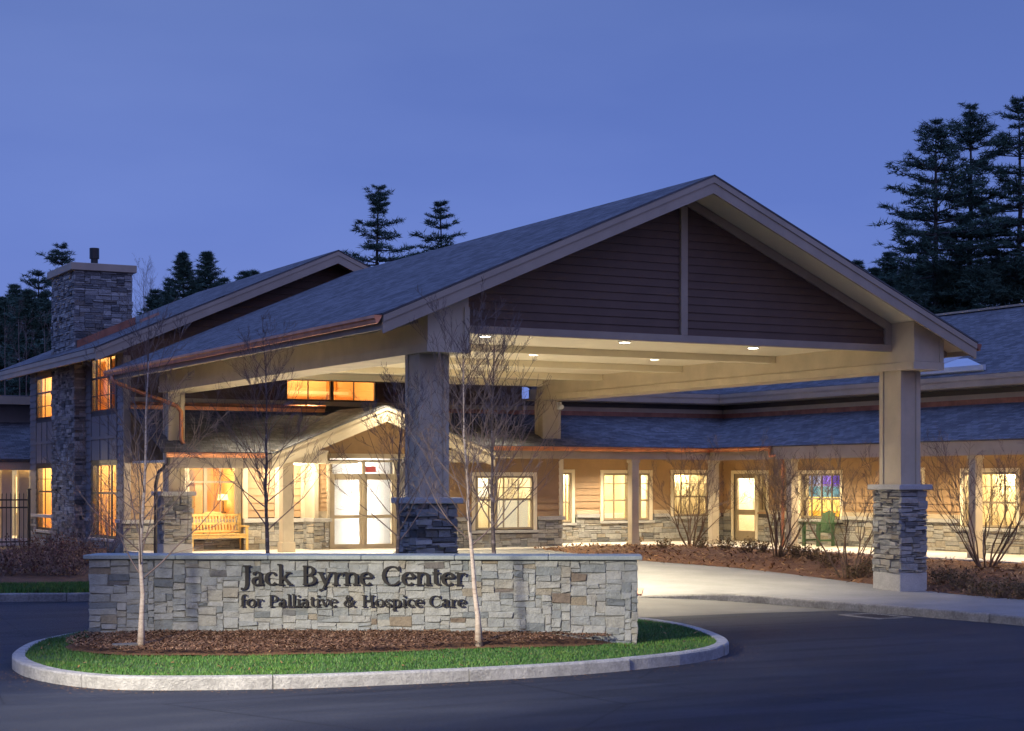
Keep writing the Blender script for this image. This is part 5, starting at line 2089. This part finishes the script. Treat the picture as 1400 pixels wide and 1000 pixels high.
pf.box(-6, 14, yE + .1, 59, .3, .62)
pf.build("porch_floor", M['concrete_porch'], lb)

# ------------------------------------------------------------------ PLANTS
def perp(t, rnd):
    v = V3((rnd.uniform(-1, 1), rnd.uniform(-1, 1), rnd.uniform(-1, 1)))
    v = v - t * v.dot(t)
    return v.normalized() if v.length > 1e-3 else V3((1, 0, 0))


def shoot(mb, p, d, L, r, rnd, depth, up=.35, n=5, sides=4, kids=5, wob=.12, rmin=.0026):
    """one curved branch with its side twigs"""
    pts, rad = [p.copy()], [r]
    d = d.normalized()
    q = p.copy()
    for i in range(n):
        d = (d + V3((rnd.uniform(-wob, wob), rnd.uniform(-wob, wob), rnd.uniform(-wob, wob) + up / n))).normalized()
        q = q + d * (L / n)
        pts.append(q.copy())
        rad.append(max(rmin, r * (1 - .82 * (i + 1) / n)))
    mb.tube(pts, rad, sides, cap=False)
    if depth > 0:
        for k in range(kids):
            t = rnd.uniform(.22, .97)
            f = t * n
            i = min(int(f), n - 1)
            o = pts[i].lerp(pts[i + 1], f - i)
            t_ = (pts[i + 1] - pts[i]).normalized()
            a = rnd.uniform(.45, .85)
            dd = t_ * cos(a) + perp(t_, rnd) * sin(a)
            shoot(mb, o, dd, L * rnd.uniform(.28, .52) * (1.1 - .5 * t), max(rmin, rad[i] * .55), rnd, depth - 1, up * .8, 4 if depth > 1 else 3, 3, max(2, kids - 1), wob * 1.2, rmin)


def birch(name, label, base, h, spread, seed, r=.055, first=.25, bark='bark_white', lean=(0, 0), nb=26, steep=.8, twig='twig'):
    rnd = random.Random(seed)
    base = V3(base)
    t = thing(name, label, "tree", base)
    pts, rad = [], []
    n = 12
    wx = wy = 0
    for i in range(n + 1):
        f = i / n
        wx += rnd.uniform(-.025, .025) * (i > 1)
        wy += rnd.uniform(-.025, .025) * (i > 1)
        pts.append(base + V3((wx + lean[0] * f, wy + lean[1] * f, -.08 if i == 0 else h * f)))
        rad.append(r * (1.35 if i == 0 else (1.0 - .97 * f ** .6)) + .003)
    k = 7
    mb = MB()
    cutn = 11
    mb.tube(pts[:cutn + 1], rad[:cutn + 1], 9)
    mb.build("trunk", M[bark], t, smooth=True)
    mb = MB()
    mb.tube(pts[cutn:], rad[cutn:-1] + [.003], 7) if cutn < n else None
    for i in range(nb):
        f = lerp(first, .97, (i + rnd.random() * .6) / nb)
        j = min(int(f * n), n - 1)
        o = pts[j].lerp(pts[j + 1], f * n - j)
        az = i * 2.4 + rnd.uniform(-.5, .5)
        el = lerp(.62, 1.15, f) * steep + rnd.uniform(-.1, .12)
        d = V3((cos(az) * cos(el), sin(az) * cos(el), sin(el)))
        L = spread * (1.25 - .72 * (f - first) / (1 - first)) * rnd.uniform(.75, 1.15)
        shoot(mb, o, d, L, max(.006, rad[j] * .40), rnd, 2, .6, 6, 5, 6)
    mb.build("branches", M[twig], t, smooth=True)
    return t


p = on_ground(193, 888, .2)
z = lambda p: mulch_z(p.x, p.y, .25)
birch("birch_tree", "young white birch at the left end of the sign wall", (p.x, p.y, z(p)), 4.0, 1.5, 3, .042, .20, lean=(.05, .02), nb=32)
p = on_ground(655, 886, .2)
birch("birch_tree", "slender white birch in front of the sign wall right of the lettering", (p.x, p.y, z(p)), 4.0, 1.4, 6, .041, .30, lean=(-.22, .0), nb=32)
for px, dpth, h, sd_, bk, ln, lab, nb_ in ((366, 26.2, 4.15, 14, 'bark_dark', (0, 0), "dark barked bare birch behind the sign wall beside the bench", 34),
                                      (545, 27.2, 3.5, 27, 'bark_dark', (.0, 0), "bare birch behind the sign wall next to the dark stone pier", 26),
                                      (674, 25.4, 4.15, 23, 'bark_dark', (0, 0), "twin bare birch behind the sign wall before the bay window", 34)):
    d = ray(px)
    x, y = d.x * dpth, d.y * dpth
    birch("birch_tree", lab, (x, y, isle_z(x, y)), h, 1.30, sd_, .05, .34, bk, ln, nb_)


def vase_shrub(label, base, h, seed, n=12, spread=.42):
    rnd = random.Random(seed)
    base = V3(base)
    t = thing("bare_shrub", label, "shrub", base, "bare vase-shaped shrubs along the porch")
    mb, tw = MB(), MB()

    def stem(o, d, L, r, lev):
        m = 7
        pts, rad = [o], [r]
        q, dd = o, d.normalized()
        for k in range(m):
            dd = (dd + V3((rnd.uniform(-.17, .17), rnd.uniform(-.17, .17), rnd.uniform(-.05, .13)))).normalized()
            q = q + dd * (L / m)
            pts.append(q)
            rad.append(max(.004, r * (1 - .62 * (k + 1) / m)))
        mb.tube(pts, rad, 5, cap=False)
        for k in range(3 if lev else 2):
            f = rnd.uniform(.35, .98)
            j = min(int(f * m), m - 1)
            a = pts[j].lerp(pts[j + 1], f * m - j)
            t_ = (pts[j + 1] - pts[j]).normalized()
            an = rnd.uniform(.35, .85)
            shoot(tw, a, t_ * cos(an) + perp(t_, rnd) * sin(an), h * rnd.uniform(.10, .22), .006, rnd, 1, .35, 4, 3, 4, .2, .0034)
        if lev < 2:
            for k in range(2):
                an = rnd.uniform(.18, .42)
                j = m if k == 0 else rnd.choice((4, 5, 6))
                t_ = (pts[j] - pts[j - 1]).normalized()
                stem(pts[j], t_ * cos(an) + perp(t_, rnd) * sin(an), L * rnd.uniform(.55, .8), rad[j] * .85, lev + 1)

    for i in range(n):
        az = i * 2.4 + rnd.uniform(-.4, .4)
        tilt = spread * rnd.uniform(.25, 1.35)
        d = V3((cos(az) * sin(tilt), sin(az) * sin(tilt), cos(tilt)))
        o = base + V3((cos(az) * .14 * rnd.random(), sin(az) * .14 * rnd.random(), -.08))
        stem(o, d, h * rnd.uniform(.36, .50), rnd.uniform(.018, .030), 0)
    mb.build("stems", M['stem'], t, smooth=True)
    tw.build("twigs", M['twig'], t)
    return t


for px, py, h, sd_, sp_, n_, lab in ((945, 747, 2.9, 3, .48, 11, "leftmost bare vase-shaped shrub before the far porch windows"), (1064, 760, 3.1, 8, .48, 12, "bare many-stemmed shrub in front of the copper downspout and porch door"),
                               (1160, 774, 3.0, 12, .48, 8, "thin bare shrub between the green chair and the right canopy pier"), (1348, 774, 3.2, 17, .60, 12, "large bare shrub at the far right before the porch post")):
    p = bed_pt(px, py)
    vase_shrub(lab, p, h, sd_, n_, sp_)


def low_bush(name, mat, r, h, seed, n=420, twigs=26, leaf=(.03, .07), twig='stem'):
    """a proto low bush built at the origin: stems and small leaves"""
    rnd = random.Random(seed)
    t = bpy.data.objects.new(name, None)
    COL.objects.link(t)
    mb = MB()
    tips = []
    for i in range(twigs):
        az, el = rnd.uniform(0, 2 * pi), rnd.uniform(.35, 1.45)
        d = V3((cos(az) * cos(el), sin(az) * cos(el), sin(el)))
        L = (r * cos(el) + h * sin(el)) * rnd.uniform(.7, 1.1)
        q = V3((rnd.uniform(-.3, .3) * r, rnd.uniform(-.3, .3) * r, -.03))
        pts = [q]
        for k in range(4):
            d = (d + V3((rnd.uniform(-.2, .2), rnd.uniform(-.2, .2), rnd.uniform(-.1, .2)))).normalized()
            q = q + d * (L / 4)
            pts.append(q)
        tips.append(pts)
        mb.tube(pts, [.008, .007, .005, .004, .003], 3, cap=False)
    mb.build("stems", M[twig], t)
    mb = MB()
    for i in range(n):
        pts = rnd.choice(tips)
        f = rnd.uniform(1.0, 3.99)
        j = int(f)
        c = pts[j].lerp(pts[j + 1], f - j) + V3((rnd.uniform(-.05, .05), rnd.uniform(-.05, .05), rnd.uniform(-.04, .05)))
        a = V3((rnd.uniform(-1, 1), rnd.uniform(-1, 1), rnd.uniform(-.6, 1))).normalized()
        b = perp(a, rnd)
        l, w = rnd.uniform(*leaf), rnd.uniform(*leaf) * .4
        mb.quad(c, c + a * l * .5 + b * w, c + a * l, c + a * l * .5 - b * w)
    mb.build("foliage", M[mat], t)
    return t


def place(proto, loc, rz, s, label, cat, group, first):
    o = proto if first else copy_tree(proto)
    o.location = loc
    o.rotation_euler.z = rz
    o.scale = (s, s, s)
    return tag(o, label, cat, group)


rp = random.Random(4)
pb = low_bush("low_shrub", 'greenleaf', .45, .34, 2, 420)
spots_ = [(905, 757, .8), (868, 752, .85), (960, 757, .9), (990, 759, 1.0), (1020, 762, 1.05), (1045, 764, .95), (1085, 768, 1.1), (1110, 771, 1.05), (1135, 775, 1.1), (1170, 781, 1.1), (1190, 784, .9),
          (1285, 788, 1.0), (1310, 790, 1.1), (1335, 794, 1.0), (1365, 795, 1.15), (1392, 797, 1.1)]
labs = {868: "small green leafy plant at the foot of the left porch post", 905: "small low plant standing alone at the left end of the mulch bed"}
for i, (px, py, s) in enumerate(spots_):
    p = bed_pt(px, py - 7)
    place(pb, p, rp.uniform(0, 6), s * .82, labs.get(px, "low brown-green shrub in the row along the mulch bed"), "shrub", "low shrubs in the porch bed", i == 0)
pr = low_bush("russet_shrub", 'redtwig', .60, .34, 6, 320, 50, (.03, .07), 'stem')
first = True
for px, py in ((8, 786), (30, 778), (52, 786), (74, 776), (95, 786), (112, 778), (20, 768), (60, 766), (92, 766), (115, 764), (40, 760), (78, 758)):
    p = on_ground(px, py, .25)
    place(pr, (p.x, p.y, gz(p.y) + .2), rp.uniform(0, 6), rp.uniform(.85, 1.2), "low russet shrub in the planted bank below the left building", "shrub", "russet shrubs on the left bank", first)
    first = False
for px, y_, h, sd_, lab in ((112, 43.5, 1.5, 40, "grey bare shrub at the foot of the chimney"), (150, 43.0, 2.1, 41, "tall grey bare shrub before the left corner window")):
    p = on_y(px, 700, y_)
    rnd = random.Random(sd_)
    t = thing("bare_shrub", lab, "shrub", (p.x, y_, gz(y_) + .18))
    mb = MB()
    for i in range(14):
        az, el = i * 2.4, rnd.uniform(.5, 1.35)
        shoot(mb, V3((p.x, y_, gz(y_) + .12)), V3((cos(az) * cos(el), sin(az) * cos(el), sin(el))), h * rnd.uniform(.6, 1), .012, rnd, 2, .35, 5, 4, 4, .16, .004)
    mb.build("stems", M['greytwig'], t)


def conifer(name, label, base, h, cr, z0, seed, kind='pine', group=None, dens=1.0):
    rnd = random.Random(seed)
    base = V3(base)
    t = thing(name, label, "tree", base, group)
    mb = MB()
    pts = [base + V3((rnd.uniform(-.1, .1), rnd.uniform(-.1, .1), h * f * .985)) for f in (0, .25, .5, .75, 1)]
    mb.tube(pts, [h * .014, h * .012, h * .009, h * .005, .012], 8)
    nd = MB()
    zz = z0
    while zz < h * .985:
        f = (zz - z0) / (h - z0)
        if kind == 'pine':
            rr = min(1.3 * cr, .55 * (h - zz) + .2) * rnd.uniform(.6, 1.15)
            nbr = rnd.choice((4, 5, 5, 6))
        else:
            rr = min(cr, .46 * (h - zz) + .06) * rnd.uniform(.75, 1.1)
            nbr = rnd.choice((5, 6, 7))
        az0 = rnd.uniform(0, 6.3)
        for k in range(nbr):
            if kind == 'pine' and rnd.random() < .14:
                continue
            az = az0 + 2 * pi * k / nbr + rnd.uniform(-.5, .5)
            L = rr * (rnd.uniform(.45, 1.2) if kind == 'pine' else rnd.uniform(.55, 1.2))
            rise = (rnd.uniform(-.16, .22) + .55 * f * f) if kind == 'pine' else rnd.uniform(-.22, .05) + .5 * f ** 3
            o = base + V3((0, 0, zz + rnd.uniform(-.35, .35) * (1 - f)))
            e = o + V3((cos(az) * L, sin(az) * L, L * rise))
            m = o.lerp(e, .55) - V3((0, 0, L * .06))
            mb.tube([o, m, e], [.015 + L * .012, .012 + L * .006, .008], 4, cap=False)
            ncl = max(5, int(L * (6.5 if kind == 'pine' else 4.2) * dens))
            for c in range(ncl):
                s = lerp(.24 if kind == 'pine' else .12, 1.02, (c + rnd.random()) / ncl)
                q = (o.lerp(m, s / .55) if s < .55 else m.lerp(e, (s - .55) / .45))
                side = V3((-sin(az), cos(az), 0)) * rnd.uniform(-1, 1) * L * .34 * (1.1 - s * .5)
                q = q + side + V3((0, 0, rnd.uniform(-.04, .08)))
                cs = (.42 + .58 * min(1, rr / 1.4)) * rnd.uniform(.22, .38) * (1 if kind == 'pine' else 1)
                for w in range(26):
                    a = V3((cos(az) * .5 + rnd.uniform(-1, 1), sin(az) * .5 + rnd.uniform(-1, 1), rnd.uniform(-.45, .8)))
                    a = a.normalized() * cs * rnd.uniform(.6, 1.25)
                    b = perp(a.normalized(), rnd) * cs * .07
                    c0 = q + V3((rnd.uniform(-1, 1), rnd.uniform(-1, 1), rnd.uniform(-.25, .25))) * cs * .6
                    nd.quad(c0 - b, c0 + b, c0 + a)
        zz += (rnd.uniform(.38, .74) if kind == 'pine' else rnd.uniform(.26, .46)) * (.5 if f > .8 else 1)
    mb.build("trunk", M['pine_bark'], t)
    nd.build("crown", M['needle'], t)
    return t


def far(px, py, depth):
    d = ray(px, py)
    p = V3((0, 0, CAM_Z)) + d * depth
    return p


for px, py, dpt, cr, z0, sd_, lab in ((518, 252, 88, 2.5, 9.5, 3, "tall pine rising behind the roofs left of the canopy ridge"), (602, 274, 92, 2.4, 9.5, 9, "shorter pine right of the tallest one behind the canopy roof"),
                                      (1281, 152, 78, 3.3, 7.0, 16, "broad tall pine, leftmost of the three at the right"), (1326, 138, 80, 2.3, 8.0, 21, "slim tall pine in the middle of the three at the right"), (1392, 130, 78, 2.9, 7.0, 26, "tall pine at the right edge of the photo"),
                                      (84, 333, 84, 1.9, 6, 33, "pine whose top stands just behind the stone chimney"), (52, 366, 80, 2.0, 5, 35, "dark pine left of the stone chimney")):
    p = far(px, py, dpt)
    conifer("pine_tree", lab, (p.x, p.y, .3), p.z - .3, cr, z0, sd_)
for px, py, dpt, cr, sd_, lab in ((250, 344, 84, 2.3, 41, "pointed fir behind the left roof, left of a pair"), (283, 342, 86, 2.2, 43, "pointed fir behind the left roof, right of a pair")):
    p = far(px, py, dpt)
    conifer("fir_tree", lab, (p.x, p.y, .3), p.z - .3, cr, 3, sd_, 'fir')
fp = conifer("fir_tree", "dark evergreen in the thicket filling the edge of the wood", (0, 0, 0), 11.5, 3.1, .8, 51, 'fir', "evergreens in the thicket", .9)
k = 0
rt = random.Random(9)
TH = [(1172, 352, 84), (1195, 362, 80), (1215, 340, 88), (1238, 358, 76), (1262, 345, 84), (1290, 352, 78), (1312, 338, 88), (1340, 350, 76), (1368, 340, 84), (1398, 346, 78), (1420, 338, 86), (1450, 346, 80), (1480, 336, 86), (1515, 348, 78), (1550, 340, 84), (1590, 345, 80), (1640, 340, 86), (1700, 346, 82),
      (2, 402, 78), (20, 385, 84), (38, 392, 74), (60, 398, 82), (-14, 392, 86), (100, 400, 84), (212, 392, 90), (232, 382, 94), (306, 376, 92), (334, 367, 108), (347, 366, 112), (268, 380, 92)]
for px, py, dpt in TH:
    p = far(px, py, dpt)
    s = (p.z - .2) / 11.5
    o = fp if k == 0 else copy_tree(fp)
    o.location = (p.x, p.y, .2)
    o.rotation_euler.z = rt.uniform(0, 6)
    o.scale = (s * rt.uniform(.95, 1.25), s * rt.uniform(.95, 1.25), s)
    k += 1
for i, (px, py, dpt, h) in enumerate(((8, 420, 66, 9), (36, 430, 70, 9), (28, 410, 68, 10), (62, 425, 64, 9))):
    p = far(px, py, dpt)
    birch("bare_tree", "thin pale bare tree standing before the dark evergreens at far left", (p.x, p.y, .3), p.z - .3, 1.0, 60 + i, .06, .7, 'twig', (0, 0), 6, 1.0, 'twig')["group"] = "thin pale trees at far left"
for i, (px, py, dpt) in enumerate(((196, 372, 92), (207, 380, 95))):
    p = far(px, py, dpt)
    birch("bare_tree", ("bare grey tree just right of the stone chimney", "bare grey tree between chimney and the fir pair")[i], (p.x, p.y, .3), p.z - .3, 2.6, 70 + i, .12, .5, 'greytwig', (0, 0), 26, 1.0, 'greytwig')
